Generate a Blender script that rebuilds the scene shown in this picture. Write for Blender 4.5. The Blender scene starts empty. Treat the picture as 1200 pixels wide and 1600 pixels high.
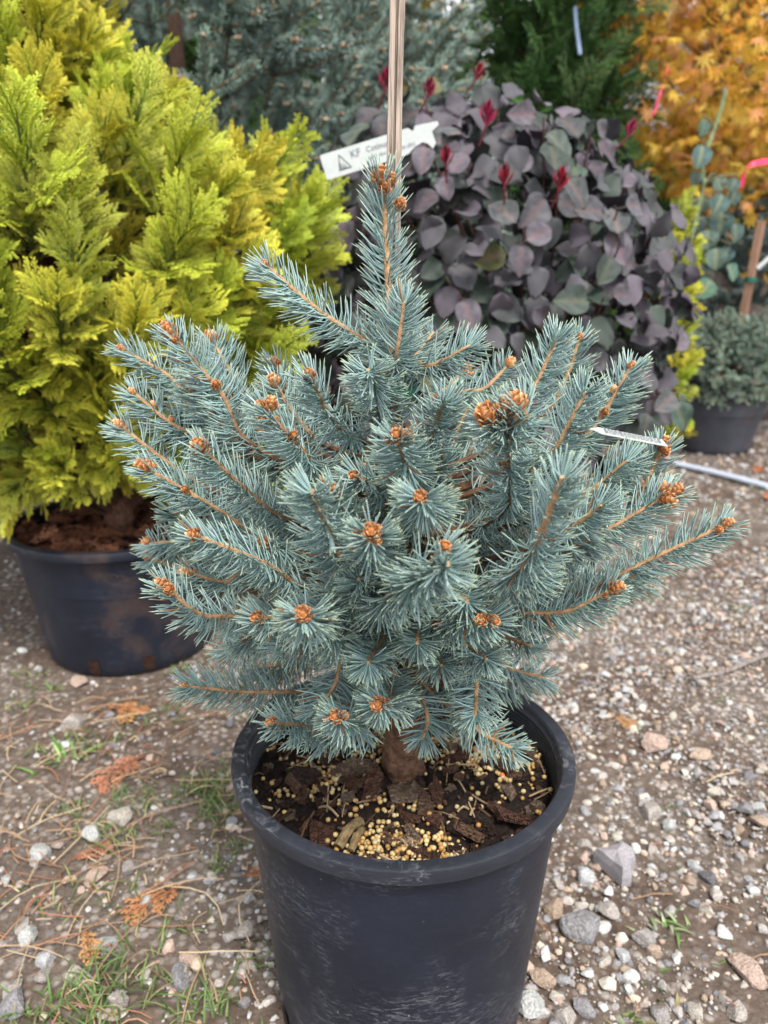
import bpy, math, random
import numpy as np
from mathutils import Vector, Matrix, Euler
R = math.radians
rng = np.random.default_rng(7)
random.seed(7)
S = bpy.context.scene
COL = S.collection

# ------------------------------------------------------------------ camera
CAM = np.array([0.0, -0.587, 0.68])
PITCH = R(17.38)
FPX = 1200.0
cam = bpy.data.cameras.new('camera')
camo = bpy.data.objects.new('camera', cam)
COL.objects.link(camo)
camo.location = CAM
camo.rotation_euler = (R(90) - PITCH, 0, 0)
cam.sensor_fit = 'VERTICAL'
cam.sensor_height = 36.0
cam.sensor_width = 27.0
cam.lens = FPX / 1600 * 36
cam.clip_start = 0.02
cam.clip_end = 400
cam.dof.use_dof = True
cam.dof.focus_distance = 0.52
cam.dof.aperture_fstop = 7.6
S.camera = camo

# ------------------------------------------------------------------ sky, sun, exposure (bright overcast)
SUN_EL, SUN_AZ = R(58), R(160)          # azimuth clockwise from +Y: behind and to the side of the camera
W = bpy.data.worlds.new('World'); S.world = W; W.use_nodes = True
nt = W.node_tree; nt.nodes.clear()
sky = nt.nodes.new('ShaderNodeTexSky'); sky.sky_type = 'NISHITA'; sky.sun_disc = False
sky.sun_elevation = SUN_EL; sky.sun_rotation = SUN_AZ; sky.dust_density = 0.8; sky.air_density = 1.0
hs = nt.nodes.new('ShaderNodeHueSaturation'); hs.inputs['Saturation'].default_value = 0.22
bg = nt.nodes.new('ShaderNodeBackground'); bg.inputs[1].default_value = 0.14
wo = nt.nodes.new('ShaderNodeOutputWorld')
nt.links.new(sky.outputs[0], hs.inputs['Color']); nt.links.new(hs.outputs[0], bg.inputs[0]); nt.links.new(bg.outputs[0], wo.inputs[0])
sl = bpy.data.lights.new('sun', 'SUN'); sl.energy = 1.5; sl.angle = R(14); sl.color = (1.0, 0.95, 0.87)
so = bpy.data.objects.new('sun', sl); COL.objects.link(so)
sd = Vector((math.sin(SUN_AZ) * math.cos(SUN_EL), math.cos(SUN_AZ) * math.cos(SUN_EL), math.sin(SUN_EL)))
so.rotation_euler = sd.to_track_quat('Z', 'Y').to_euler()
S.view_settings.view_transform = 'Standard'; S.view_settings.look = 'None'
S.view_settings.gamma = 1.0; S.view_settings.use_curve_mapping = False
S.view_settings.exposure = 1.7
S.render.engine = 'CYCLES'
S.cycles.max_bounces = 4; S.cycles.diffuse_bounces = 2; S.cycles.transmission_bounces = 3
S.cycles.use_denoising = True

# ------------------------------------------------------------------ helpers
def at(px, py, Y):
    """world point on the plane y=Y that the photograph shows at (px,py)"""
    dx, dy, dz = (px - 600) / FPX, 1.0, -(py - 800) / FPX
    c, s = math.cos(PITCH), math.sin(PITCH)
    d = np.array([dx, c * dy + s * dz, -s * dy + c * dz])
    return CAM + d * ((Y - CAM[1]) / d[1])

def ground_at(px, py, z=0.0):
    dx, dz = (px - 600) / FPX, -(py - 800) / FPX
    c, s = math.cos(PITCH), math.sin(PITCH)
    d = np.array([dx, c + s * dz, -s + c * dz])
    return CAM + d * ((z - CAM[2]) / d[2])

def nrm(a):
    a = np.asarray(a, float)
    return a / (np.linalg.norm(a, axis=-1, keepdims=True) + 1e-12)

class MB:
    """collects triangles and quads into one mesh"""
    def __init__(s): s.v = []; s.f3 = []; s.f4 = []; s.c = []; s.n = 0; s.m3 = []; s.m4 = []
    def add(s, V, F, col=(1, 1, 1), mi=0):
        V = np.asarray(V, float).reshape(-1, 3); F = np.asarray(F, int)
        c = np.asarray(col, float)
        if c.ndim == 1: c = np.tile(c, (len(V), 1))
        s.v.append(V); s.c.append(c)
        if F.shape[1] == 3: s.f3.append(F + s.n); s.m3.append(np.full(len(F), mi))
        else: s.f4.append(F + s.n); s.m4.append(np.full(len(F), mi))
        s.n += len(V)
    def addm(s, V, f3, f4, col, mi=0):
        n0 = s.n
        s.add(V, f3 if len(f3) else np.zeros((0, 3), int), col, mi)
        if len(f4): s.f4.append(np.asarray(f4, int) + n0); s.m4.append(np.full(len(f4), mi))
    def mesh(s, name, mats, smooth=False, angle=None):
        me = bpy.data.meshes.new(name)
        V = np.concatenate(s.v); C = np.concatenate(s.c)
        f3 = np.concatenate(s.f3) if s.f3 else np.zeros((0, 3), int)
        f4 = np.concatenate(s.f4) if s.f4 else np.zeros((0, 4), int)
        m = np.concatenate((s.m3 or [np.zeros(0, int)]) + (s.m4 or []))
        me.vertices.add(len(V)); me.vertices.foreach_set('co', V.astype(np.float32).ravel())
        li = np.concatenate([f3.ravel(), f4.ravel()]).astype(np.int32)
        me.loops.add(len(li)); me.loops.foreach_set('vertex_index', li)
        st = np.concatenate([np.arange(len(f3)) * 3, len(f3) * 3 + np.arange(len(f4)) * 4]).astype(np.int32)
        me.polygons.add(len(st)); me.polygons.foreach_set('loop_start', st)
        me.polygons.foreach_set('material_index', m.astype(np.int32))
        me.polygons.foreach_set('use_smooth', np.full(len(st), smooth))
        at_ = me.color_attributes.new('col', 'FLOAT_COLOR', 'POINT')
        at_.data.foreach_set('color', np.concatenate([C, np.ones((len(C), 1))], 1).astype(np.float32).ravel())
        for x in (mats if isinstance(mats, (list, tuple)) else [mats]): me.materials.append(x)
        me.update(calc_edges=True); me.validate()
        if angle: me.set_sharp_from_angle(angle=R(angle))
        return me

def ob(name, me, parent=None, loc=None, rot=None, scale=None, **props):
    o = bpy.data.objects.new(name, me); COL.objects.link(o)
    if parent is not None: o.parent = parent
    if loc is not None: o.location = loc
    if rot is not None: o.rotation_euler = rot
    if scale is not None: o.scale = (scale,) * 3 if np.isscalar(scale) else scale
    for k, v in props.items(): o[k] = v
    return o

def thing(name, label, cat, loc=(0, 0, 0), group=None):
    o = ob(name, None, loc=loc, label=label, category=cat); o.empty_display_size = 0.02
    if group: o['group'] = group
    return o

def basis(t, up=(0, 0, 1)):
    """columns u (side), v (upward), for axis t"""
    t = nrm(t); up = np.broadcast_to(np.asarray(up, float), t.shape)
    u = np.cross(t, up); bad = np.linalg.norm(u, axis=-1) < 1e-3
    if np.any(bad): u[bad] = np.cross(t[bad], np.array([0.3, 1, 0]))
    u = nrm(u); return u, np.cross(u, t)

def path(pts, n):
    """smooth Catmull-Rom resample, n points evenly spread"""
    P = np.asarray(pts, float)
    P = np.vstack([2 * P[0] - P[1], P, 2 * P[-1] - P[-2]])
    out = []
    for i in range(1, len(P) - 2):
        t = np.linspace(0, 1, 16, endpoint=False)[:, None]
        a, b, c, d = P[i - 1], P[i], P[i + 1], P[i + 2]
        out.append(.5 * ((2 * b) + (c - a) * t + (2 * a - 5 * b + 4 * c - d) * t ** 2 + (3 * b - a - 3 * c + d) * t ** 3))
    Q = np.vstack(out + [P[-2][None]])
    L = np.concatenate([[0], np.cumsum(np.linalg.norm(np.diff(Q, axis=0), axis=1))])
    s = np.linspace(0, L[-1], n)
    return np.stack([np.interp(s, L, Q[:, k]) for k in range(3)], 1), L[-1]

def tube(mb, P, r, seg=6, col=(1, 1, 1), jit=0.0, mi=0, caps=True, flat=1.0):
    P = np.asarray(P, float); n = len(P)
    r = np.broadcast_to(np.asarray(r, float), (n,))
    T = nrm(np.gradient(P, axis=0)); u, v = basis(T)
    a = np.linspace(0, 2 * np.pi, seg, endpoint=False)
    rr = r[:, None] * (1 + jit * rng.uniform(-1, 1, (n, seg)))
    V = P[:, None] + rr[..., None] * (np.cos(a)[None, :, None] * u[:, None] + flat * np.sin(a)[None, :, None] * v[:, None])
    idx = np.arange(n * seg).reshape(n, seg)
    F = np.stack([idx[:-1], np.roll(idx[:-1], -1, 1), np.roll(idx[1:], -1, 1), idx[1:]], -1).reshape(-1, 4)
    V = V.reshape(-1, 3)
    col = np.asarray(col, float)
    if col.ndim == 2: col = np.repeat(col, seg, 0)
    f3 = np.zeros((0, 3), int)
    if caps:
        V = np.vstack([V, P[0], P[-1]])
        if col.ndim == 2: col = np.vstack([col, col[0], col[-1]])
        i0, i1 = n * seg, n * seg + 1
        f3 = np.array([[i0, idx[0][(k + 1) % seg], idx[0][k]] for k in range(seg)] + [[i1, idx[-1][k], idx[-1][(k + 1) % seg]] for k in range(seg)])
    mb.addm(V, f3, F, col, mi)

def lathe(mb, prof, seg=96, col=(1, 1, 1), mi=0, c=(0, 0, 0)):
    prof = np.asarray(prof, float); n = len(prof)
    a = np.linspace(0, 2 * np.pi, seg, endpoint=False)
    V = np.stack([prof[:, None, 0] * np.cos(a), prof[:, None, 0] * np.sin(a), np.broadcast_to(prof[:, None, 1], (n, seg))], -1) + np.array(c)
    idx = np.arange(n * seg).reshape(n, seg)
    F = np.stack([idx[:-1], np.roll(idx[:-1], -1, 1), np.roll(idx[1:], -1, 1), idx[1:]], -1).reshape(-1, 4)
    mb.add(V, F, col, mi)

def rotmats(n, tilt=None):
    """random rotations; with tilt: random heading and small tilt"""
    if tilt is None:
        q = nrm(rng.normal(size=(n, 4)))
        w, x, y, z = q.T
        return np.stack([np.stack([1 - 2 * (y * y + z * z), 2 * (x * y - z * w), 2 * (x * z + y * w)], -1),
                         np.stack([2 * (x * y + z * w), 1 - 2 * (x * x + z * z), 2 * (y * z - x * w)], -1),
                         np.stack([2 * (x * z - y * w), 2 * (y * z + x * w), 1 - 2 * (x * x + y * y)], -1)], 1)
    M = []
    for i in range(n):
        M.append(np.array(Euler((rng.normal(0, tilt), rng.normal(0, tilt), rng.uniform(0, 6.283))).to_matrix()))
    return np.array(M)

def fbm(x, y, seed=0, octaves=4, f=1.0):
    r = np.random.default_rng(seed); out = 0; a = 1.0
    for o in range(octaves):
        for k in range(3):
            th, ph = r.uniform(0, 6.283, 2)
            out = out + a / 3 * np.sin(f * (x * np.cos(th) + y * np.sin(th)) * r.uniform(.8, 1.25) + ph + 1.3 * np.sin(f * .6 * (y * np.cos(th) - x * np.sin(th)) + ph))
        a *= .55; f *= 2.05
    return out

# ------------------------------------------------------------------ materials
def N(m, t, **kw):
    n = m.node_tree.nodes.new(t)
    for k, v in kw.items():
        if k in n.inputs: n.inputs[k].default_value = v
        else: setattr(n, k, v)
    return n
def base_mat(name, rough=0.6, spec=0.4):
    m = bpy.data.materials.new(name); m.use_nodes = True
    b = m.node_tree.nodes['Principled BSDF']
    b.inputs['Roughness'].default_value = rough; b.inputs['Specular IOR Level'].default_value = spec
    return m, b
def lk(m, a, b): m.node_tree.links.new(a, b)
def ramp(m, fac, stops):
    n = m.node_tree.nodes.new('ShaderNodeValToRGB'); e = n.color_ramp.elements
    while len(e) < len(stops): e.new(0.5)
    for i, (p, c) in enumerate(stops):
        e[i].position = p; e[i].color = (*c, 1) if len(c) == 3 else c
    lk(m, fac, n.inputs[0]); return n.outputs[0]
def mixc(m, fac, a, b, mode='MIX'):
    n = m.node_tree.nodes.new('ShaderNodeMix'); n.data_type = 'RGBA'; n.blend_type = mode
    for i, x in ((0, fac), (6, a), (7, b)):
        if isinstance(x, bpy.types.NodeSocket): lk(m, x, n.inputs[i])
        elif isinstance(x, (int, float)): n.inputs[i].default_value = x
        else: n.inputs[i].default_value = (*x, 1)
    return n.outputs[2]
def noise(m, scale, detail=4, rough=.55, vec=None, dist=0.0):
    n = N(m, 'ShaderNodeTexNoise'); n.inputs['Scale'].default_value = scale; n.inputs['Detail'].default_value = detail
    n.inputs['Roughness'].default_value = rough; n.inputs['Distortion'].default_value = dist
    if vec is not None: lk(m, vec, n.inputs['Vector'])
    return n.outputs['Fac']
def coord(m, kind='Object', scale=None):
    t = N(m, 'ShaderNodeTexCoord').outputs[kind]
    if scale is None: return t
    mp = N(m, 'ShaderNodeMapping'); mp.inputs['Scale'].default_value = scale; lk(m, t, mp.inputs[0]); return mp.outputs[0]
def bump(m, b, h, strength=.3, dist=.002):
    n = N(m, 'ShaderNodeBump'); n.inputs['Strength'].default_value = strength; n.inputs['Distance'].default_value = dist
    lk(m, h, n.inputs['Height']); lk(m, n.outputs[0], b.inputs['Normal'])

def mat_attr(name, rough=.55, spec=.35, noise_scale=0, noise_amt=.25, bump_s=0, bump_d=.001, transl=0.0, vary=0.0, tint=None):
    """colour from the mesh's own colour attribute, with grain"""
    m, b = base_mat(name, rough, spec)
    a = N(m, 'ShaderNodeVertexColor', layer_name='col'); c = a.outputs[0]
    if tint: c = mixc(m, 1.0, c, tint, 'MULTIPLY')
    if noise_scale:
        f = noise(m, noise_scale, 3, .6, coord(m))
        c = mixc(m, 1.0, c, ramp(m, f, [(.3, (1 - noise_amt,) * 3), (.7, (1 + noise_amt * .6,) * 3)]), 'MULTIPLY')
        if bump_s: bump(m, b, f, bump_s, bump_d)
    if vary:
        oi = N(m, 'ShaderNodeObjectInfo').outputs['Random']
        h = N(m, 'ShaderNodeHueSaturation')
        mr = N(m, 'ShaderNodeMapRange'); mr.inputs['To Min'].default_value = 1 - vary; mr.inputs['To Max'].default_value = 1 + vary
        lk(m, oi, mr.inputs['Value']); lk(m, mr.outputs[0], h.inputs['Value'])
        wn = N(m, 'ShaderNodeTexWhiteNoise', noise_dimensions='1D'); lk(m, oi, wn.inputs['W'])
        m2 = N(m, 'ShaderNodeMapRange'); m2.inputs['To Min'].default_value = .5 - vary * .07; m2.inputs['To Max'].default_value = .5 + vary * .07
        lk(m, wn.outputs['Value'], m2.inputs['Value']); lk(m, m2.outputs[0], h.inputs['Hue'])
        lk(m, c, h.inputs['Color']); c = h.outputs[0]
    lk(m, c, b.inputs['Base Color'])
    if transl:
        t = N(m, 'ShaderNodeBsdfTranslucent'); lk(m, c, t.inputs[0])
        mx = N(m, 'ShaderNodeMixShader'); mx.inputs[0].default_value = transl
        lk(m, b.outputs[0], mx.inputs[1]); lk(m, t.outputs[0], mx.inputs[2])
        lk(m, mx.outputs[0], m.node_tree.nodes['Material Output'].inputs[0])
    return m

M_NEEDLE = mat_attr('spruce_needle', .45, .45, transl=.03)
M_STEM = mat_attr('spruce_twig', .75, .2, 900, .3, .3, .0006)
M_BUD = mat_attr('spruce_bud', .6, .3, 700, .2)
M_BARK = mat_attr('bark', .9, .15, 160, .55, .8, .003)
M_CHIP = mat_attr('bark_chip', .9, .15, 5, .6, .9, .12)
M_STONE = mat_attr('gravel_stone', .8, .25, 420, .35, .4, .0006)
M_ROCK = mat_attr('stone_face', .82, .25, 7, .45, .5, .03)
M_SPRAY = mat_attr('golden_foliage', .5, .35, transl=.25, vary=.11)
M_FOL = mat_attr('foliage', .55, .3, transl=.15, vary=.25)
M_LEAF = mat_attr('broad_leaf', .62, .25, 3.5, .18, .15, .02, transl=.10, vary=.24, tint=(.90, .855, .90))
M_MAPLE = mat_attr('maple_leaf', .6, .25, transl=.35)
M_GRASS = mat_attr('grass_blade', .5, .35, transl=.25)
M_DRY = mat_attr('dry_litter', .8, .2, 500, .25)
M_WOOD = None

def plastic(name, scuff=1.0, rustiness=0.0, lo=(.0075, .0095, .0165)):
    m, b = base_mat(name, .42, .32)
    co = coord(m)
    big = noise(m, 9, 5, .6, co)
    c = mixc(m, ramp(m, big, [(.35, (0, 0, 0)), (.75, (1, 1, 1))]), lo, tuple(x * 1.7 for x in lo))
    # rubbed, chalky scuffs: streaky noise gated by a broad patch mask
    st = noise(m, 1, 6, .75, coord(m, 'Object', (70, 70, 260)), 1.6)
    gate = noise(m, 13, 3, .5, co, .6)
    s1 = ramp(m, st, [(.50, (0, 0, 0)), (.68, (1, 1, 1))]); g1 = ramp(m, gate, [(.42, (.04, .04, .04)), (.64, (1, 1, 1))])
    mm = mixc(m, 1.0, s1, g1, 'MULTIPLY')
    k = mixc(m, 1.0, mm, (.35 * scuff,) * 3, 'MULTIPLY')
    c = mixc(m, k, c, (.33, .335, .36))
    # scattered specks of dust and dried mud
    vo = N(m, 'ShaderNodeTexVoronoi'); vo.inputs['Scale'].default_value = 95; vo.inputs['Randomness'].default_value = 1
    lk(m, coord(m, 'Object', (1, 1, .55)), vo.inputs['Vector'])
    sp = ramp(m, vo.outputs['Distance'], [(.03, (1, 1, 1)), (.085, (0, 0, 0))])
    sg = ramp(m, noise(m, 30, 2, .5, co), [(.56, (0, 0, 0)), (.66, (1, 1, 1))])
    c = mixc(m, mixc(m, 1.0, mixc(m, 1.0, sp, sg, 'MULTIPLY'), (.6 * scuff,) * 3, 'MULTIPLY'), c, (.36, .34, .31))
    if rustiness:
        rn = ramp(m, noise(m, 7, 4, .6, co), [(.55, (0, 0, 0)), (.75, (1, 1, 1))])
        c = mixc(m, mixc(m, 1.0, rn, (rustiness,) * 3, 'MULTIPLY'), c, (.12, .07, .045))
    lk(m, c, b.inputs['Base Color'])
    lk(m, ramp(m, st, [(.3, (.36,) * 3), (.8, (.6,) * 3)]), b.inputs['Roughness'])
    bump(m, b, noise(m, 120, 3, .6, co), .06, .001)
    return m
M_POT = plastic('black_plastic_scuffed', 1.0)
M_RIM = plastic('black_plastic_dusty_rim', 1.9, 0, (.014, .0155, .021))
M_POT2 = plastic('black_plastic_muddy', .35, .55)
M_POT3 = plastic('black_plastic_faded', .35, .3, (.04, .042, .052))

def wood(name, a, b2, sc=(300, 300, 14)):
    m, b = base_mat(name, .8, .2)
    f = noise(m, 1, 5, .65, coord(m, 'Object', sc)); lk(m, ramp(m, f, [(.3, a), (.55, b2), (.75, tuple(min(1, x * 1.25) for x in b2))]), b.inputs['Base Color'])
    bump(m, b, f, .5, .0008); return m
M_STAKE = wood('weathered_bamboo', (.10, .075, .06), (.36, .29, .235), (500, 500, 22))
M_STAKE2 = wood('brown_stake', (.16, .08, .05), (.32, .19, .13))
M_PALLET = wood('old_boards', (.09, .07, .06), (.20, .165, .14), (40, 12, 60))

def flat(name, c, rough=.5, spec=.4):
    m, b = base_mat(name, rough, spec)
    f = noise(m, 60, 3, .6, coord(m))
    lk(m, mixc(m, 1.0, c, ramp(m, f, [(.3, (.9,) * 3), (.7, (1.04,) * 3)]), 'MULTIPLY'), b.inputs['Base Color']); return m
M_TAG = flat('white_label_plastic', (.42, .44, .43), .45, .35)
M_INK = flat('grey_print', (.035, .04, .045), .6, .2)
M_INKL = flat('pale_grey_print', (.17, .18, .185), .6, .2)
M_TIE = flat('green_tie', (.01, .11, .075), .4)
M_RIB = flat('pink_ribbon', (.75, .03, .10), .45)
M_PIPE = flat('pale_pipe', (.45, .49, .58), .5)
M_HOUSE = flat('grey_siding', (.30, .30, .33), .8)
M_ROOF = flat('grey_shingle', (.12, .12, .135), .9)
M_GLASS = flat('window_pane', (.04, .05, .06), .1)
M_TRIM = flat('white_trim', (.7, .7, .7), .6)
M_ROPE = flat('blue_white_rope', (.35, .45, .65), .7)

def ground_mat():
    m, b = base_mat('gravelly_dirt', .92, .15)
    co = coord(m)
    n1 = noise(m, 3.0, 5, .6, co); n2 = noise(m, 38, 6, .7, co); n3 = noise(m, 260, 4, .7, co)
    c = ramp(m, n2, [(.25, (.038, .025, .018)), (.5, (.092, .063, .047)), (.75, (.18, .135, .105))])
    c = mixc(m, ramp(m, n1, [(.4, (0, 0, 0)), (.65, (.75,) * 3)]), c, ramp(m, n3, [(.3, (.06, .048, .039)), (.7, (.22, .185, .155))]))
    vo = N(m, 'ShaderNodeTexVoronoi'); vo.inputs['Scale'].default_value = 85; lk(m, co, vo.inputs['Vector'])
    pc = ramp(m, vo.outputs['Color'], [(0, (.13, .12, .12)), (.5, (.30, .26, .23)), (1, (.46, .42, .39))])
    pm = ramp(m, vo.outputs['Distance'], [(.25, (.85,) * 3), (.5, (0, 0, 0))])
    c = mixc(m, mixc(m, 1.0, pm, ramp(m, noise(m, 6, 3, .6, co), [(.4, (.1,) * 3), (.6, (1,) * 3)]), 'MULTIPLY'), c, pc)
    lk(m, c, b.inputs['Base Color'])
    h = N(m, 'ShaderNodeMath', operation='SUBTRACT'); lk(m, n3, h.inputs[0]); lk(m, vo.outputs['Distance'], h.inputs[1])
    bump(m, b, h.outputs[0], .7, .004)
    return m
M_GROUND = ground_mat()

# ------------------------------------------------------------------ ground
def gz(x, y):
    d = np.sqrt(x * x + y * y)
    return (.005 * fbm(x, y, 3, 4, 9.0) + .003 * fbm(x, y, 5, 3, 40.0)) * np.clip((d - .10) / .15, .15, 1) * np.exp(-(d / 9) ** 2) - .004

def make_ground():
    k = np.linspace(-1, 1, 221)
    xs = np.sinh(k * 4.6) / np.sinh(4.6) * 120 + 0.1
    ys = np.sinh(k * 4.6) / np.sinh(4.6) * 120 + 0.4
    X, Y = np.meshgrid(xs, ys)
    V = np.stack([X, Y, gz(X, Y)], -1).reshape(-1, 3)
    i = np.arange(221 * 221).reshape(221, 221)
    F = np.stack([i[:-1, :-1], i[:-1, 1:], i[1:, 1:], i[1:, :-1]], -1).reshape(-1, 4)
    mb = MB(); mb.add(V, F)
    return ob('ground', mb.mesh('ground', M_GROUND, True), kind='structure', label='grey brown nursery ground of gravel and packed dirt')
GROUND = make_ground()

POTS = []   # (x, y, radius) kept free of loose gravel

import bmesh
def ico(sub):
    bm = bmesh.new(); bmesh.ops.create_icosphere(bm, subdivisions=sub, radius=1.0)
    bm.verts.ensure_lookup_table()
    V = np.array([v.co[:] for v in bm.verts]); F = np.array([[v.index for v in f.verts] for f in bm.faces]); bm.free()
    return V, F
ICO1, ICO2, ICO3 = ico(1), ico(2), ico(3)

def stone_shape(base, r, cuts=7, squash=(.45, .8)):
    V = base[0].copy() * (1 + (.08 if len(base[0]) < 100 else .015) * r.normal(size=(len(base[0]), 1)))
    for _ in range(cuts):
        n = nrm(r.normal(size=3)); d = r.uniform(.45, .85); h = V @ n
        V -= np.maximum(h - d, 0)[:, None] * n
    V *= np.array([1, r.uniform(.62, .95), r.uniform(*squash)])
    return V
sr = np.random.default_rng(11)
SH1 = np.array([stone_shape(ICO1, sr, 3) for _ in range(24)])
SH2 = np.array([stone_shape(ICO2, sr, 8) for _ in range(24)])
SH3 = np.array([stone_shape(ICO3, sr, 11, (.45, .75)) for _ in range(10)])
OCT = (np.array([(1, 0, 0), (-1, 0, 0), (0, 1, 0), (0, -1, 0), (0, 0, 1), (0, 0, -1.)]), np.array([(0, 2, 4), (2, 1, 4), (1, 3, 4), (3, 0, 4), (2, 0, 5), (1, 2, 5), (3, 1, 5), (0, 3, 5)]))
SH0 = np.array([OCT[0] * sr.uniform(.6, 1.2, (6, 1)) * np.array([1, .8, .65]) for _ in range(24)])
PAL = np.array([(.30, .285, .27), (.25, .245, .245), (.20, .205, .22), (.37, .34, .305), (.36, .29, .235), (.43, .41, .38), (.33, .26, .225), (.12, .125, .14), (.50, .475, .44), (.30, .24, .19), (.23, .20, .18)])
PAL = np.minimum(PAL * np.array([1.22, 1.14, 1.08]), .43)
PALW = np.array([17, 16, 12, 14, 9, 8, 7, 5, 5, 7, 8.]); PALW = PALW / PALW.sum()

def scatter_gravel():
    mb = MB()
    def batch(n, x0, x1, y0, y1, dlo, dhi, base, shapes, dirt=True):
        x = rng.uniform(x0, x1, n); y = rng.uniform(y0, y1, n)
        keep = np.ones(n, bool)
        for (px, py, pr) in POTS: keep &= (x - px) ** 2 + (y - py) ** 2 > (pr + .006) ** 2
        if dirt:
            dens = .62 + .30 * fbm(x, y, 21, 3, 5.0) + .42 * np.clip((x - .0) / .2, -1, 1) + .35 * np.clip((-.05 - y) / .2, 0, 1)
            keep &= rng.uniform(0, 1, n) < np.clip(dens, .10, 1)
        x, y = x[keep], y[keep]; n = len(x)
        s = (dlo + (dhi - dlo) * rng.power(.55, n)) * .5
        M = rotmats(n, .25) if n < 6000 else np.array([rotmats(1, .25)[0] for _ in range(400)])[rng.integers(0, 400, n)]
        Vs = shapes[rng.integers(0, len(shapes), n)] * s[:, None, None]
        V = np.einsum('nij,nkj->nki', M, Vs)
        V[..., 0] += x[:, None]; V[..., 1] += y[:, None]; V[..., 2] += (gz(x, y) + s * .28)[:, None]
        c = PAL[rng.choice(len(PAL), n, p=PALW)] * rng.uniform(.7, 1.2, (n, 1))
        nv = shapes.shape[1]
        F = (base[1][None] + (np.arange(n) * nv)[:, None, None]).reshape(-1, 3)
        mb.add(V.reshape(-1, 3), F, np.repeat(c, nv, 0))
    batch(42000, -.8, .95, -.5, 1.0, .0018, .005, OCT, SH0)
    batch(34000, -.95, 1.0, -.5, 1.25, .0035, .010, ICO1, SH1)
    batch(5200, -.95, 1.0, -.5, 1.25, .011, .022, ICO2, SH2)
    batch(4600, -.95, 1.0, -.5, 1.25, .008, .012, ICO1, SH1)
    batch(11000, -1.6, 2.2, 1.25, 4.2, .008, .030, ICO1, SH1)
    batch(2500, -3.0, -.95, -1.2, 3.0, .008, .03, ICO1, SH1)
    batch(2500, 1.0, 3.0, -1.2, 3.0, .008, .03, ICO1, SH1)
    ob('gravel', mb.mesh('gravel', M_STONE), kind='stuff', label='loose small grey and tan gravel strewn over the dirt', category='gravel')

STONE_MESHES = {}
def stone_mesh(ci, si):
    if (ci, si) not in STONE_MESHES:
        mb = MB(); mb.add(SH3[si], ICO3[1], PAL[ci]); STONE_MESHES[ci, si] = mb.mesh('stone', M_ROCK, True, 22)
    return STONE_MESHES[ci, si]

def scatter_stones():
    # stones that stand out in the photograph: pixel, width in pixels, palette colour
    L = [(1020, 1170, 46, 6), (1089, 1184, 36, 4), (1020, 1272, 40, 0), (1043, 1290, 26, 5), (865, 1421, 38, 9), (913, 1370, 36, 8), (912, 1452, 62, 2), (1010, 1466, 38, 1), (1106, 1370, 28, 7), (1169, 1514, 50, 6), (1085, 1350, 24, 8), (826, 1572, 46, 5), (884, 1588, 42, 0), (911, 1570, 36, 2), (1034, 1580, 34, 1), (1149, 1572, 40, 0), (1089, 1576, 30, 3), (845, 1528, 40, 9), (1183, 1266, 22, 5), (1165, 1270, 26, 2), (947, 1500, 22, 3), (974, 1492, 26, 8), (1022, 1484, 26, 4), (1115, 1246, 26, 3), (1186, 1290, 30, 4),
         (66, 1334, 42, 5), (150, 1369, 34, 6), (36, 1448, 30, 0), (40, 1465, 34, 5), (73, 1495, 36, 8), (163, 1474, 36, 8), (381, 1458, 44, 0), (280, 1530, 42, 2), (22, 1568, 42, 2), (122, 1533, 44, 3), (117, 1131, 38, 0), (122, 1068, 30, 6), (190, 1281, 40, 3), (143, 1306, 34, 5), (185, 1565, 34, 0), (20, 1545, 34, 0), (300, 1500, 32, 6), (228, 1407, 26, 5), (330, 1375, 22, 8), (390, 1400, 22, 5), (150, 1480, 20, 1), (10, 1375, 22, 5), (170, 1488, 26, 2), (200, 1356, 30, 1), (70, 1520, 34, 0)]
    spots = []
    for (px, py, w, ci) in L:
        g = ground_at(px, py); zc = np.linalg.norm(g - CAM); spots.append((g[0], g[1], w / FPX * zc * .5 * 1.05, ci))
    while len(spots) < 296:
        x = rng.uniform(-.85, .95); y = rng.uniform(-.42, 1.1)
        if x < -.05 and y > .0 and rng.uniform() < .75: continue
        s = (.016 + .016 * rng.power(.4)) * .5
        if any((x - a) ** 2 + (y - b) ** 2 < (pr + s) ** 2 for a, b, pr in POTS): continue
        if any((x - a) ** 2 + (y - b) ** 2 < (s + c) ** 2 * .8 for a, b, c, _ in spots): continue
        spots.append((x, y, s, int(rng.choice(len(PAL), p=PALW))))
    for (x, y, s, ci) in spots:
        si = int(rng.integers(0, 8))
        ob('stone', stone_mesh(ci, si), GROUND, (x, y, float(gz(np.array(x), np.array(y))) + s * .34), (rng.normal(0, .2), rng.normal(0, .2), rng.uniform(0, 6.28)), s)
    # the flat wedge of grey rock
    g = ground_at(965, 1358); mb = MB()
    out = np.array([(-.030, .022), (-.012, .030), (.016, .029), (.030, .020), (.027, .006), (.017, -.004), (.011, -.028), (-.003, -.030), (-.012, -.010), (-.024, .010)]) * .82
    n = len(out); top = np.c_[out * .88, .017 + .003 * rng.normal(size=n)]; bot = np.c_[out, np.full(n, -.004)]; mid = np.c_[out * 1.0, np.full(n, .009)]
    V = np.vstack([bot, mid, top, [[0, .008, .021]]]); i = np.arange(n); j = np.roll(i, -1)
    mb.addm(V, np.stack([i + 2 * n, j + 2 * n, np.full(n, 3 * n)], 1), np.vstack([np.stack([i, j, j + n, i + n], 1), np.stack([i + n, j + n, j + 2 * n, i + 2 * n], 1)]), (.27, .25, .26))
    ob('rock', mb.mesh('rock', M_STONE), None, (g[0], g[1], 0), label='flat wedge shaped grey rock tapering to a blunt point on the gravel', category='rock')

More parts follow.
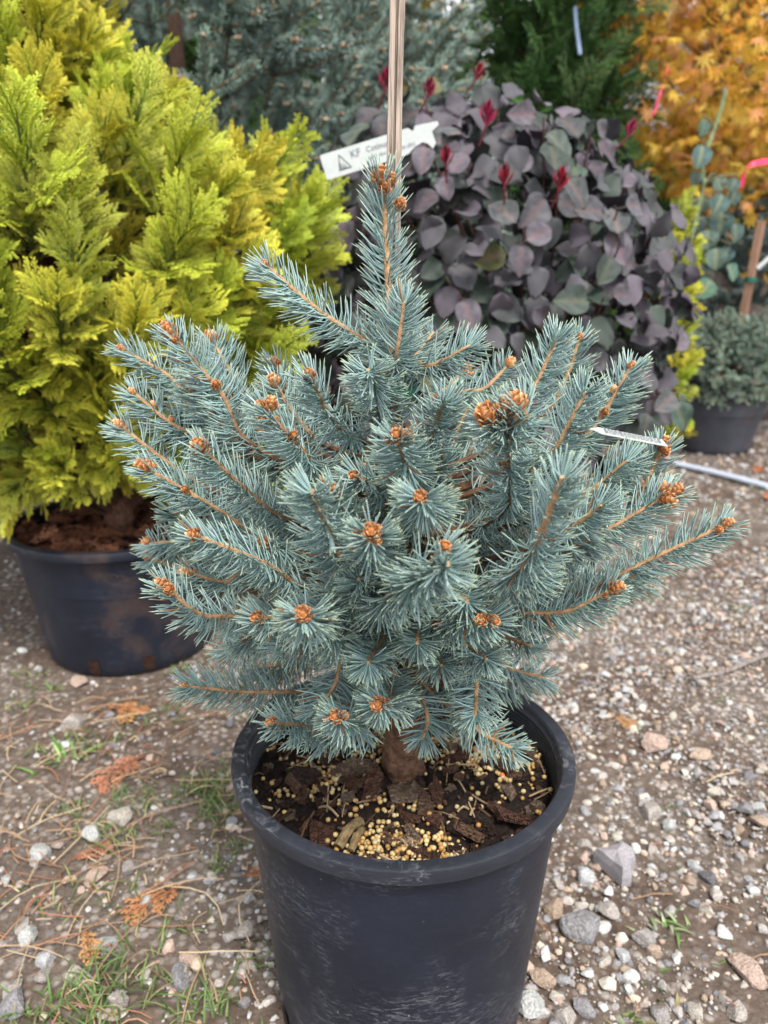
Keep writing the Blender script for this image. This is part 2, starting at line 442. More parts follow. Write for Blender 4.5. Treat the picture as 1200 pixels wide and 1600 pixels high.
# ------------------------------------------------------------------ pots
def pot(x, y, Rr, h, rb, mat, label, lip=.018, ribs=False, holes=0, hole_az=(), hole_mat=None):
    POTS.append((x, y, rb))
    t = thing('nursery_pot', label, 'plant pot', (x, y, 0), 'black plastic nursery pots')
    rt = Rr * .925
    mb = MB()
    prof = [(0, .004), (rb - .012, .004), (rb - .003, .0), (rb, .004)]
    for k in np.linspace(.06, 1, 12): prof.append((rb + (rt - rb) * k, .004 + (h - lip - .006) * k))
    prof += [(rt + .001, h - lip - .001)]
    lathe(mb, prof, 128)
    ob('wall', mb.mesh('pot_wall', mat, True, 35), t)
    mb = MB()
    e = .0022
    prof = [(rt - .002, h - lip - .003), (rt + .004, h - lip - .002), (Rr - .0028, h - lip), (Rr - .0012, h - lip + .0012), (Rr - .0002, h - .0022), (Rr - .0008, h - .0009), (Rr - .0026, h - .0001), (Rr * .925, h - .0005), (Rr * .915, h - .002), (Rr * .908, h - .007)]
    if ribs:
        z = h - .007
        while z > h - .06:
            prof += [(Rr * .906 - (h - z) * .05, z - .001), (Rr * .901 - (h - z) * .05, z - .0016), (Rr * .901 - (h - z) * .05, z - .0030), (Rr * .906 - (h - z) * .05, z - .0036)]; z -= .0042
    prof += [(rt - .008, h - .07), (rt - .010, h - .09)]
    lathe(mb, prof, 128)
    rm = ob('rim', mb.mesh('pot_rim', M_RIM if ribs else mat, True, 32), t)
    for a in hole_az:      # drain slots low on the wall
        mb = MB(); w = .13; a = R(a); nn = 6
        aa = np.linspace(a - w / 2, a + w / 2, nn); zz = np.array([.006, .034])
        rr = np.array([rb + (rt - rb) * (z / h) + .0012 for z in zz])
        V = np.array([[r_ * math.cos(q), r_ * math.sin(q), z] for r_, z in zip(rr, zz) for q in aa]); i = np.arange(nn - 1)
        mb.add(V, np.stack([i, i + 1, i + 1 + nn, i + nn], 1), (.032, .015, .010))
        ob('drain_slot', mb.mesh('drain_slot', hole_mat or M_BARK), t)
    return t

X0 = 0.0165     # main pot axis
PX, PY = -.487, .765
pot(X0, 0, .150, .28, .116, M_POT, 'scuffed black plastic pot with wide smooth rim holding the small blue spruce', .0145, True, hole_az=(205, 325))
pot(PX, PY, .200, .247, .150, M_POT2, 'mud stained black plastic pot under the golden conifer', .016, False, hole_az=(263, 298))
CX, CY = .36, 1.16
pot(CX, CY, .205, .250, .150, M_POT2, 'dark plastic pot in shade under the purple leaved shrub', .016)
JX, JY = 1.33, 2.47
pot(JX, JY, .206, .245, .140, M_POT3, 'faded grey black pot holding the low spreading juniper', .018)

def soil(x, y, r, z, mat, name, label, mound=.01, amp=.006, seed=4):
    k = 70; a = np.linspace(0, 2 * np.pi, 96, endpoint=False); rr = np.linspace(0.0, 1, k) * r
    A, Q = np.meshgrid(a, rr); X = Q * np.cos(A); Y = Q * np.sin(A)
    Z = z + mound * (1 - (Q / r) ** 2) + amp * fbm(X, Y, seed, 3, 60) + amp * .5 * fbm(X, Y, seed + 1, 3, 230)
    V = np.stack([X, Y, Z], -1).reshape(-1, 3); i = np.arange(k * 96).reshape(k, 96)
    F = np.stack([i[:-1], np.roll(i[:-1], -1, 1), np.roll(i[1:], -1, 1), i[1:]], -1).reshape(-1, 4)
    mb = MB(); mb.add(V, F, (.018, .012, .010))
    return ob(name, mb.mesh(name, mat, True), None, (x, y, 0), kind='stuff', label=label, category='soil')
M_SOIL = mat_attr('potting_soil', .95, .15, 260, .6, 1.0, .004)
SZ = .246
SOIL = soil(X0, 0, .1365, SZ, M_SOIL, 'potting_soil', 'dark damp potting soil inside the scuffed pot of the small spruce', .008, .0045)
def soil_z(x, y):
    q = np.sqrt(x * x + y * y)
    return SZ + .008 * (1 - (q / .1365) ** 2) + .0045 * fbm(x, y, 4, 3, 60) + .00225 * fbm(x, y, 5, 3, 230)

# bark chips, twigs and fertiliser prills on the soil
def chip_mesh(seed):
    r = np.random.default_rng(seed); n = r.integers(6, 9)
    a = np.sort(r.uniform(0, 6.283, n)); L = r.uniform(.55, 1.0, n)
    o = np.stack([np.cos(a) * L, np.sin(a) * L * r.uniform(.3, .75)], 1)
    th = r.uniform(.12, .22); warp = lambda p: .18 * p[:, 0] ** 2 - .1 * p[:, 1]
    V = np.vstack([np.c_[o, warp(o) - th], np.c_[o * .97, warp(o) + th * r.uniform(.4, 1.1, n)], [[0, 0, -th]], [[0, 0, th * .9]]])
    i = np.arange(n); j = np.roll(i, -1); mb = MB()
    c = np.array([(.15, .075, .05), (.10, .056, .042), (.20, .115, .075), (.06, .038, .03), (.27, .19, .135)][seed % 5])
    mb.addm(V, np.vstack([np.stack([j, i, np.full(n, 2 * n)], 1), np.stack([i + n, j + n, np.full(n, 2 * n + 1)], 1)]), np.stack([i, j, j + n, i + n], 1), c)
    return mb.mesh('bark_chip', M_CHIP)
CHIPS = [chip_mesh(s) for s in range(15)]
for k in range(190):
    q = .132 * math.sqrt(rng.uniform(.06, 1)); a = rng.uniform(0, 6.283); x, y = q * math.cos(a), q * math.sin(a)
    s = rng.uniform(.006, .0155) if k > 22 else rng.uniform(.015, .024)
    q2 = min(q, .134 - s); x, y = x * q2 / q, y * q2 / q
    ob('bark_chip', CHIPS[k % 15], SOIL, (x, y, float(soil_z(np.array(x), np.array(y))) + s * .22), (rng.normal(0, .3), rng.normal(0, .3), rng.uniform(0, 6.28)), s)
def prills():
    mb = MB(); n = 1750; c = []
    cl = [(.088, .022, .030, .42), (.075, .050, .025, .14), (-.02, -.105, .030, .22), (.03, -.10, .022, .08), (-.07, -.01, .03, .12), (-.03, .03, .035, .1), (.045, .045, .03, .08), (-.01, -.05, .04, .06)]
    w = np.array([q[3] for q in cl]); w /= w.sum()
    for k in range(n):
        q = cl[rng.choice(len(cl), p=w)]
        x, y = q[0] + rng.normal(0, q[2] * .6), q[1] + rng.normal(0, q[2] * .6)
        if k % 9 == 0: a = rng.uniform(0, 6.283); rr = .13 * math.sqrt(rng.uniform()); x, y = rr * math.cos(a), rr * math.sin(a)
        if x * x + y * y > .131 ** 2 or x * x + y * y < .018 ** 2: continue
        r = rng.uniform(.0014, .0024)
        V = ICO1[0] * r * 1.06 + np.array([x, y, float(soil_z(np.array(x), np.array(y))) + r * rng.uniform(.4, 2.2)])
        col = np.array([(.46, .31, .12), (.52, .38, .17), (.36, .20, .06), (.48, .38, .20)][rng.integers(0, 4)]) * rng.uniform(.75, 1.1)
        if rng.uniform() < .012: col = np.array([.5, .12, .03])
        mb.add(V, ICO1[1], col)
    ob('fertilizer_prills', mb.mesh('fertilizer_prills', mat_attr('prill', .45, .4), True), None, (X0, 0, 0), kind='stuff', label='tan yellow fertilizer beads scattered over the potting soil', category='fertilizer')
    mb = MB()
    for k in range(900):     # crumbs of bark and soil
        q = .132 * math.sqrt(rng.uniform()); a = rng.uniform(0, 6.283); x, y = q * math.cos(a), q * math.sin(a); r = rng.uniform(.0012, .0042)
        V = (SH1[k % 24] * np.array([1, .6, .45]) * r) @ rotmats(1, .5)[0].T + np.array([x, y, float(soil_z(np.array(x), np.array(y))) + r * .3])
        mb.add(V, ICO1[1], np.array([(.05, .026, .018), (.025, .016, .012), (.085, .045, .028), (.12, .075, .045)][rng.integers(0, 4)]) * rng.uniform(.7, 1.2))
    ob('mulch_crumbs', mb.mesh('mulch_crumbs', M_BARK), None, (X0, 0, 0), kind='stuff', label='fine dark bark crumbs mixed into the potting soil surface', category='mulch')
    mb = MB()
    for k in range(150):
        q = .13 * math.sqrt(rng.uniform()); a = rng.uniform(0, 6.283); p = np.array([q * math.cos(a), q * math.sin(a), 0]); L = rng.uniform(.008, .03)
        h = rng.uniform(0, 6.283); d = np.array([math.cos(h), math.sin(h), rng.normal(0, .2)])
        P = np.array([p - d * L / 2, p + np.array([0, 0, rng.uniform(0, .003)]), p + d * L / 2])
        rr = np.hypot(P[:, 0], P[:, 1]); P[:, :2] *= np.minimum(1, .132 / np.maximum(rr, 1e-6))[:, None]
        P[:, 2] += soil_z(P[:, 0], P[:, 1]) + .0035
        tube(mb, path(P, 5)[0], rng.uniform(.0004, .0011), 5, np.array([(.20, .13, .08), (.30, .22, .13), (.09, .05, .03)][k % 3]))
    ob('mulch_twigs', mb.mesh('mulch_twigs', M_DRY), None, (X0, 0, 0), kind='stuff', label='thin dry twigs and needles lying on the potting soil', category='mulch')
prills()
# two stubby pale bark sticks and a dry curled leaf at the front of the soil
for (a, b, r_, lab) in (((-.052, -.098), (-.036, -.070), .0042, 'stubby olive brown bark stick leaning at the front of the potting soil'), ((-.042, -.101), (-.034, -.078), .003, 'thin olive bark stick beside the stubby one in the potting soil')):
    P = np.array([[*a, 0], [*(np.add(a, b) / 2), 0.004], [*b, 0]]); P[:, 2] += soil_z(P[:, 0], P[:, 1]) + .006
    mb = MB(); tube(mb, path(P, 8)[0], r_, 8, (.17, .12, .06), .12); ob('bark_stick', mb.mesh('bark_stick', M_BARK), None, (X0, 0, 0), label=lab, category='stick')

# ------------------------------------------------------------------ conifer shoots with needles
def needles(mb, P, dens, Lf, up=(0, -.55, 1), rad=.00066, part=.7, cols=None, a0=72, a1=46, tipn=16, curl=.22, segs=3):
    """needles round a stem path: P points, dens needles per metre, Lf(s) length"""
    Ls = np.concatenate([[0], np.cumsum(np.linalg.norm(np.diff(P, axis=0), axis=1))]); L = Ls[-1]
    n = max(8, int(dens * L)); s = np.sort(rng.uniform(0, L, n))
    s = np.concatenate([s, np.full(tipn, L) - rng.uniform(0, .004, tipn)]); n = len(s)
    Pn = np.stack([np.interp(s, Ls, P[:, k]) for k in range(3)], 1)
    T0 = nrm(np.gradient(P, axis=0)); T = nrm(np.stack([np.interp(s, Ls, T0[:, k]) for k in range(3)], 1))
    u, v = basis(T, up)
    phi = rng.uniform(-np.pi, np.pi, n)
    # needles part along the upper side and leave the twig bare there
    redo = (np.cos(phi) > .55) & (rng.uniform(0, 1, n) < part)
    phi[redo] = rng.choice([-1, 1], redo.sum()) * rng.uniform(1.0, 2.5, redo.sum())
    rad_dir = np.cos(phi)[:, None] * v + np.sin(phi)[:, None] * u
    f = s / L
    A = np.radians(a0 + (a1 - a0) * np.clip(f, 0, 1) ** 2 + rng.normal(0, 8, n))
    A[-tipn:] = np.radians(rng.uniform(18, 55, tipn))
    d0 = nrm(T * np.cos(A)[:, None] + rad_dir * np.sin(A)[:, None] + rng.normal(0, .06, (n, 3)))
    d1 = nrm(d0 + T * curl + np.array([0, 0, .16]) + rng.normal(0, .05, (n, 3)))
    ln = Lf(f) * rng.uniform(.8, 1.12, n)
    p0 = Pn + rad_dir * .0008; p1 = p0 + d0 * (ln * .45)[:, None]; p2 = p1 + d1 * (ln * .42)[:, None]; p3 = p2 + d1 * (ln * .13)[:, None]
    w, q = basis(d0, (.2, .35, .9))
    a = np.linspace(0, 2 * np.pi, segs, endpoint=False)
    ring = np.cos(a)[None, :, None] * w[:, None] + np.sin(a)[None, :, None] * q[:, None]
    V = np.concatenate([p0[:, None] + ring * rad * .75, p1[:, None] + ring * rad, p2[:, None] + ring * rad * .72, p3[:, None]], 1)
    nv = 3 * segs + 1
    f4 = []
    for r_ in range(2):
        for k in range(segs): f4.append([r_ * segs + k, r_ * segs + (k + 1) % segs, (r_ + 1) * segs + (k + 1) % segs, (r_ + 1) * segs + k])
    f3 = [[2 * segs + k, 2 * segs + (k + 1) % segs, 3 * segs] for k in range(segs)]
    off = (np.arange(n) * nv)[:, None, None]
    c0, ctip = cols
    base = np.asarray(c0)[rng.integers(0, len(c0), n)] * rng.uniform(.72, 1.2, (n, 1))
    dead = rng.uniform(0, 1, n) < .012; base[dead] = np.array([.26, .12, .055])
    C = np.repeat(base[:, None], nv, 1)
    C[:, :segs] *= np.array([.85, .95, .85])
    C[:, 2 * segs:3 * segs] = base[:, None] * .86 + np.asarray(ctip) * .14; C[:, -1] = ctip
    mb.addm(V.reshape(-1, 3), (np.array(f3)[None] + off).reshape(-1, 3), (np.array(f4)[None] + off).reshape(-1, 4), C.reshape(-1, 3))

def bud_mesh(seed, mat, scale=1.0, cc=((.50, .225, .085), (.40, .16, .055), (.60, .33, .15))):
    """plump resting bud: an ovoid wrapped in overlapping pointed scales"""
    r = np.random.default_rng(seed); mb = MB()
    V = ICO1[0] * np.array([.33, .33, .5]) + np.array([0, 0, .5]); mb.add(V, ICO1[1], cc[1])
    for ring, (z, rr, n, tilt) in enumerate(((.12, .40, 8, .85), (.34, .43, 8, .6), (.56, .37, 7, .42), (.78, .24, 6, .22))):
        for k in range(n):
            a = 6.283 * (k + .5 * (ring % 2)) / n + r.normal(0, .1)
            o = np.array([math.cos(a), math.sin(a), 0]); sd_ = np.array([-math.sin(a), math.cos(a), 0]); b0 = o * rr * .75 + np.array([0, 0, z - .1])
            tip = b0 + o * tilt * .38 + np.array([0, 0, .36]); w = .17
            mid = b0 * .4 + tip * .6 + o * .04
            V = np.array([b0 - sd_ * w, b0 + sd_ * w, mid + sd_ * w * .9, tip, mid - sd_ * w * .9, mid - o * .08])
            c = np.array(cc[r.integers(0, 3)]) * r.uniform(.8, 1.2); C = np.tile(c, (6, 1)); C[3] = np.minimum(1, c * 1.4 + .08); C[:2] *= .7
            mb.add(V, [[0, 1, 2], [0, 2, 4], [4, 2, 3], [1, 0, 5], [5, 3, 2], [5, 4, 3]], C)
    return mb.mesh('bud', mat)
BUDS = [bud_mesh(s, M_BUD) for s in range(5)]

NEEDLE_COLS = ([(.205, .305, .30), (.245, .35, .34), (.17, .27, .255), (.285, .39, .38), (.215, .31, .315)], (.42, .48, .25))
STEM_NEW, STEM_OLD = np.array((.36, .215, .115)), np.array((.135, .072, .042))

TREE = thing('blue_spruce', 'small dwarf blue spruce with upright leader and orange buds in scuffed pot', 'spruce', (X0, 0, SZ))
TORG = np.array([X0, 0, SZ])
def to_quat(d):
    return Vector(d).to_track_quat('Z', 'Y').to_euler()

def add_bud(par, p, d, s):
    o = ob('bud', BUDS[rng.integers(0, 5)], par, p, to_quat(d), s); return o

def shoot(tip, base, nb=1, inner=True, L0=.0240, dens=2550, bend=None, tz=None, thick=.95, sidebuds=0, dark=0.0, budsize=.0085, part=.9):
    tip = np.asarray(tip, float); base = np.asarray(base, float)
    mid = (tip + base) / 2 + (np.array(bend) if bend is not None else rng.normal(0, .004, 3) + np.array([0, 0, -.004]))
    pts = [base, mid, tip]; nin = 0
    hd = np.hypot(base[0] - X0, base[1])
    if inner and hd > .02:
        z = tz if tz is not None else np.clip(base[2] - .45 * hd, .325, .66)
        root = np.array([X0 + rng.normal(0, .002), rng.normal(0, .002), z])
        m2 = (root + base) / 2 + np.array([0, 0, -.008]) + rng.normal(0, .004, 3)
        pts = [root, m2] + pts
    P, L = path(pts, max(16, int(30 * sum(np.linalg.norm(np.diff(pts, axis=0), axis=1)) / .1)))
    k0 = int(np.argmin(np.linalg.norm(P - base, axis=1))); n = len(P)
    f = np.linspace(0, 1, n); fo = np.clip((np.arange(n) - k0) / max(1, n - k0), 0, 1)
    r = (.0019 - .0006 * fo) * thick + .0022 * np.clip(1 - np.arange(n) / max(1, k0), 0, 1) * (k0 > 2)
    colr = STEM_OLD + (STEM_NEW - STEM_OLD) * (np.clip(fo * 3, 0, 1)[:, None] * (1 - dark))
    mb = MB(); Pr = P - TORG
    colr = colr * rng.uniform(.75, 1.2, (n, 1)); tube(mb, Pr, r, 7, colr, .2)
    # pegs that carried the needles: a knobbly twig
    m = int(L * 800); s = rng.integers(0, n - 1, m); T = nrm(np.gradient(Pr, axis=0)); u, v = basis(T)
    for i in s:
        ph = rng.uniform(0, 6.283); o = math.cos(ph) * u[i] + math.sin(ph) * v[i]; p = Pr[i] + o * r[i] * .8
        w = np.cross(T[i], o) * .00055; q = p + o * .0012 + T[i] * .0016
        mb.add(np.array([p - w - T[i] * .001, p + w - T[i] * .001, p + T[i] * .0008, q]), [[0, 1, 3], [1, 2, 3], [2, 0, 3]], np.minimum(1, colr[i] * rng.uniform(.8, 1.6)))
    br = ob('branch', mb.mesh('branch', M_STEM, False), TREE)
    mb = MB(); 
    needles(mb, P[k0:] - TORG, dens, lambda q: L0 * (.86 + .22 * np.sin(np.pi * np.clip(q, 0, 1)) - .12 * q ** 4), cols=NEEDLE_COLS, part=part)
    if k0 > 6:
        needles(mb, P[k0 // 2:k0 + 1] - TORG, dens * .42, lambda q: L0 * .85 + 0 * q, cols=NEEDLE_COLS, tipn=1, part=part, a1=62)
    ob('needles', mb.mesh('needles', M_NEEDLE, True), br, kind='stuff')
    T = nrm(np.gradient(P, axis=0)); t = T[-1]; u, v = basis(t[None]); u, v = u[0], v[0]
    e = tip - TORG
    if nb >= 1: add_bud(br, e - t * .001, t, budsize * rng.uniform(.75, 1.25))
    for k in range(nb - 1):
        a = 6.283 * k / max(1, nb - 1) + rng.uniform(-.4, .4); o = math.cos(a) * u + math.sin(a) * v
        add_bud(br, e - t * rng.uniform(.002, .007) + o * .0025, t * .7 + o * .8, budsize * rng.uniform(.5, 1.05))
    for k in range(sidebuds):
        i = int(rng.uniform(.45, .9) * (n - k0)) + k0; o = rng.choice([-1, 1]) * u * .8 + v * rng.uniform(.1, .8)
        add_bud(br, P[i] - TORG + nrm(o) * .001, nrm(o) + T[i] * .8, budsize * rng.uniform(.6, .8))
    return br

# trunk and leader
def trunk():
    pts = [(X0, 0, SZ - .03), (X0, 0, SZ + .01), (X0 - .001, .001, .36), (X0 + .001, .0, .48), at(612, 585, 0.0), at(606, 440, 0.0), at(598, 287, 0.0)]
    P, L = path(pts, 90); s = np.linspace(0, 1, 90)
    r = np.interp(P[:, 2], [SZ - .03, SZ, SZ + .02, .33, .5, .58, .62, .76], [.024, .0205, .0175, .015, .0085, .0042, .0026, .0019])
    col = np.array([(.115, .062, .038)] * 90); nw = P[:, 2] > .6; col[nw] = STEM_NEW
    mb = MB(); tube(mb, P - TORG, r, 16, col, .10); 
    for k in range(260):    # scaly bark flakes
        i = rng.integers(4, 50); a = rng.uniform(0, 6.283); o = np.array([math.cos(a), math.sin(a), 0]); p = P[i] - TORG + o * r[i] * .96; w = np.array([-o[1], o[0], 0]) * rng.uniform(.001, .003); h = rng.uniform(.002, .004)
        mb.add(np.array([p - w, p + w, p + w * .7 + np.array([0, 0, h]) + o * .0012, p - w * .7 + np.array([0, 0, h]) + o * .0012]), [[0, 1, 2, 3]], np.array((.15, .085, .05)) * rng.uniform(.6, 1.4))
    tr = ob('trunk', mb.mesh('trunk', M_BARK, False), TREE)
    i0 = int(np.argmax(P[:, 2] > .56)); mb = MB()
    needles(mb, P[i0:] - TORG, 2600, lambda q: (.029 - .005 * q), cols=NEEDLE_COLS, part=.5, up=(0, -1, .2), a0=66, a1=44, tipn=26)
    ob('needles', mb.mesh('needles', M_NEEDLE, True), tr, kind='stuff')
    e = P[-1] - TORG
    add_bud(tr, e + np.array([-.001, -.002, -.001]), (0, -.15, 1), .0135); add_bud(tr, e + np.array([.001, -.004, -.006]), (.1, -.6, .7), .009); add_bud(tr, e + np.array([.004, 0, -.001]), (.4, 0, 1), .009)
    q = at(620, 325, -.003) - TORG; add_bud(tr, q, (.5, -.6, .6), .009)
trunk()

# visible shoots: tip px, tip depth, base px, base depth, buds, extra
SHOOTS = [
 (632, 472, -.035, 618, 585, -.005, 0, {}), (416, 415, -.01, 588, 545, .0, 2, dict(L0=.026)), (735, 540, -.02, 640, 556, 0, 0, {}),
 (575, 578, -.115, 598, 655, -.035, 0, {}), (678, 520, .06, 630, 570, .01, 0, {}), (560, 515, .07, 612, 575, .01, 0, {}),
 (268, 522, -.03, 388, 690, -.035, 3, dict(dark=.35, sidebuds=1, budsize=.0105)), (333, 533, .03, 415, 640, .02, 1, dict(budsize=.010)), (195, 548, .02, 320, 665, .01, 1, {}),
 (210, 615, -.01, 345, 690, -.01, 1, dict(sidebuds=2)), (485, 590, -.10, 568, 690, -.05, 1, dict(dark=.5, budsize=.0105)), (432, 572, .01, 500, 650, 0, 1, {}),
 (413, 640, -.12, 505, 745, -.07, 4, dict(dark=.4, sidebuds=2, budsize=.0105)), (432, 602, -.04, 500, 690, -.03, 2, {}), (190, 667, -.02, 330, 765, -.02, 2, dict(budsize=.010)),
 (318, 703, -.10, 445, 810, -.06, 2, dict(dark=.2, budsize=.0115)), (232, 733, -.06, 420, 845, -.05, 2, dict(sidebuds=1, budsize=.010)), (487, 768, -.205, 560, 945, -.12, 0, dict(L0=.027, thick=1.35)),
 (308, 838, -.15, 475, 918, -.09, 1, dict(budsize=.010)), (235, 849, .04, 340, 850, .03, 1, {}), (236, 872, .05, 330, 880, .04, 1, {}),
 (298, 896, -.04, 400, 893, -.03, 2, {}), (258, 917, -.10, 385, 968, -.07, 3, {}), (405, 965, -.13, 480, 955, -.08, 2, {}),
 (474, 960, -.215, 528, 948, -.11, 2, dict(L0=.024)), (292, 1072, -.05, 482, 1083, -.03, 1, {}), (428, 1130, -.10, 520, 1155, -.05, 2, dict(bend=(0, 0, .004))),
 (525, 1120, -.16, 572, 1085, -.06, 3, {}), (592, 1100, -.165, 606, 1050, -.06, 3, {}), (395, 1047, .03, 525, 1008, .0, 0, {}),
 (495, 1112, -.09, 540, 1015, -.06, 0, {}), (352, 1015, -.02, 430, 985, -.02, 0, {}), (375, 1000, -.06, 470, 985, -.04, 0, {}),
 (620, 683, -.165, 640, 735, -.06, 3, dict(dark=.3)), (694, 627, -.12, 652, 712, -.06, 0, dict(dark=.35)), (657, 777, -.20, 655, 800, -.08, 1, dict(budsize=.007)),
 (556, 745, -.11, 640, 778, -.06, 1, dict(dark=.4)), (580, 833, -.21, 605, 890, -.11, 4, {}), (692, 722, -.09, 660, 800, -.05, 0, {}),
 (415, 850, -.10, 470, 850, -.05, 1, {}), (525, 768, -.13, 610, 850, -.07, 1, {}), (640, 890, -.14, 640, 930, -.05, 0, {}),
 (793, 645, -.15, 790, 795, -.09, 1, dict(dark=.7, sidebuds=2, budsize=.012)), (770, 655, -.15, 788, 690, -.13, 1, dict(inner=False, budsize=.0125)), (815, 636, -.15, 795, 670, -.14, 1, dict(inner=False, budsize=.0125)),
 (880, 746, -.205, 785, 905, -.14, 0, dict(thick=1.4)), (700, 880, -.235, 592, 945, -.15, 0, dict(thick=1.2, L0=.0265)), (692, 858, -.22, 650, 905, -.15, 1, dict(budsize=.007)),
 (872, 525, .0, 790, 680, -.01, 0, {}), (905, 530, .05, 850, 650, .04, 1, {}), (985, 575, -.02, 890, 700, -.02, 1, dict(sidebuds=2)),
 (915, 612, -.08, 838, 725, -.05, 0, {}), (965, 610, .0, 900, 690, 0, 2, {}), (1034, 700, -.05, 965, 815, -.04, 2, dict(budsize=.010)),
 (1045, 772, -.11, 850, 875, -.09, 4, dict(budsize=.0105, sidebuds=1)), (1130, 822, -.07, 890, 935, -.05, 2, dict(budsize=.009)), (955, 923, -.10, 790, 962, -.07, 2, dict(budsize=.009)),
 (768, 970, -.17, 690, 958, -.10, 2, {}), (792, 572, .05, 715, 615, .03, 1, {}), (725, 580, .09, 680, 620, .05, 2, {}),
 (652, 1005, -.15, 640, 960, -.06, 0, {}), (575, 1035, -.16, 612, 975, -.08, 0, {}), (852, 1060, -.02, 760, 1000, -.02, 0, {}),
 (802, 1170, -.07, 715, 1120, -.04, 0, {}), (742, 1118, -.11, 738, 1035, -.06, 0, {}), (660, 1155, -.06, 655, 1085, -.03, 0, {}),
 (705, 1105, .0, 650, 1055, 0, 0, {}), (818, 1072, -.01, 735, 1045, -.01, 0, {}), (1005, 893, -.03, 860, 925, -.03, 1, {}),
 (980, 720, -.09, 870, 800, -.07, 0, {}), (940, 790, -.13, 850, 850, -.09, 0, {}), (830, 720, -.1, 800, 800, -.06, 0, {}), (350, 600, .0, 420, 680, 0, 0, {}), (300, 610, -.02, 390, 700, -.02, 1, {}),
 (270, 800, -.04, 380, 850, -.03, 0, {}), (560, 905, -.17, 590, 920, -.08, 0, {}), (730, 940, -.16, 690, 930, -.08, 0, {}), (840, 905, -.14, 770, 925, -.08, 0, {}), (870, 960, -.05, 780, 965, -.04, 0, {}),
 (440, 1010, -.10, 510, 980, -.06, 0, {}), (760, 1030, -.13, 700, 985, -.07, 0, {}), (830, 1010, -.07, 750, 980, -.04, 0, {}), (690, 1040, -.12, 660, 990, -.06, 0, {}), (520, 1000, -.15, 560, 970, -.08, 0, {}),
]
for (tx, ty, tY, bx, by, bY, nb, kw) in SHOOTS:
    kw = dict(kw)
    shoot(at(tx, ty, tY), at(bx, by, bY), nb, **kw)
# shoots deeper in the crown and round its far side
def fill():
    k = 0
    while k < 30:
        a = rng.uniform(0, 6.283); el = rng.uniform(-.35, 1.0)
        d = np.array([math.cos(a) * math.cos(el), math.sin(a) * math.cos(el), math.sin(el)])
        back = d[1] > .15
        rr = rng.uniform(.8, 1.0) if back else rng.uniform(.40, .66)
        c = np.array([X0 + .01, .0, .455])
        tip = c + d * np.array([.235, .21, .155 if back else .15]) * rr
        bs = c + (tip - c) * rng.uniform(.42, .6) + np.array([0, 0, -.012])
        if tip[2] < .32: continue
        shoot(tip, bs, int(rng.integers(0, 2)), inner=True, dens=1800); k += 1
fill()

# ------------------------------------------------------------------ stake, tie and labels at the spruce
def stake():
    mb = MB(); a, b = np.array([X0 + .010, .030, SZ - .03]), at(624, -160, .034)
    P, L = path([a, at(616, 500, .031), b], 40); T = nrm(np.gradient(P, axis=0))
    sec = np.array([(-.0062, -.004), (-.0055, -.0052), (-.0012, -.0054), (-.0004, -.0022), (.0004, -.0022), (.0012, -.0054), (.0055, -.0050), (.0062, -.0038), (.0062, .004), (.0055, .005), (-.0055, .005), (-.0062, .004)])
    n, m = len(P), len(sec)
    V = P[:, None] + .86 * sec[None, :, 0, None] * np.array([1, 0, 0]) * (1 + .03 * np.sin(np.arange(n) * .9))[:, None, None] + sec[None, :, 1, None] * np.array([0, 1, 0])
    i = np.arange(n * m).reshape(n, m)
    F = np.stack([i[:-1], np.roll(i[:-1], -1, 1), np.roll(i[1:], -1, 1), i[1:]], -1).reshape(-1, 4)
    V = V.reshape(-1, 3); mb.addm(np.vstack([V, P[-1]]), np.array([[i[-1][k], i[-1][(k + 1) % m], n * m] for k in range(m)]), F, (1, 1, 1))
    ob('plant_stake', mb.mesh('plant_stake', M_STAKE), None, label='tall weathered pale wooden stake with a split groove behind the spruce leader', category='stake')
    mb = MB(); c = (at(626, 604, .012) + at(630, 604, .012)) / 2; z = c[2]
    a = np.linspace(0, 2 * np.pi, 25); sx = at(616, 600, .031)[0]
    P = np.stack([(X0 + sx) / 2 + .014 * np.cos(a), .015 + .030 * np.sin(a), z + .002 * np.sin(2 * a)], 1)
    for k in range(24):
        p, q = P[k], P[k + 1]; h = np.array([0, 0, .0035])
        mb.add(np.array([p - h, q - h, q + h, p + h]), [[0, 1, 2, 3]])
    ob('plant_tie', mb.mesh('plant_tie', M_TIE, True), None, label='dark green plastic tie round the spruce stem and stake', category='tie')
stake()

def text(body, size, mat, parent, loc, name='lettering', thick=.0):
    cu = bpy.data.curves.new(name, 'FONT'); cu.body = body; cu.size = size; cu.extrude = .0001; cu.offset = thick
    cu.align_x = 'LEFT'; cu.align_y = 'CENTER'
    tmp = bpy.data.objects.new(name, cu); COL.objects.link(tmp)
    dg = bpy.context.evaluated_depsgraph_get(); me = bpy.data.meshes.new_from_object(tmp.evaluated_get(dg))
    bpy.data.objects.remove(tmp); me.materials.clear(); me.materials.append(mat)
    return ob(name, me, parent, loc)

def slab(poly, th, bend=0.0):
    """thin card from an outline in x,y, extruded along z, curved along x"""
    p = np.array(poly, float); n = len(p); mb = MB()
    bm = bmesh.new(); vs = [bm.verts.new((x, y, 0)) for x, y in p]; f = bm.faces.new(vs)
    r = bmesh.ops.extrude_face_region(bm, geom=[f]); bmesh.ops.translate(bm, verts=[g for g in r['geom'] if isinstance(g, bmesh.types.BMVert)], vec=(0, 0, -th))
    bmesh.ops.triangulate(bm, faces=bm.faces[:]); bmesh.ops.recalc_face_normals(bm, faces=bm.faces[:])
    bm.verts.ensure_lookup_table(); bm.verts.index_update()
    V = np.array([v.co[:] for v in bm.verts]); F = [[v.index for v in f.verts] for f in bm.faces]; bm.free()
    mb.add(V, F); return mb

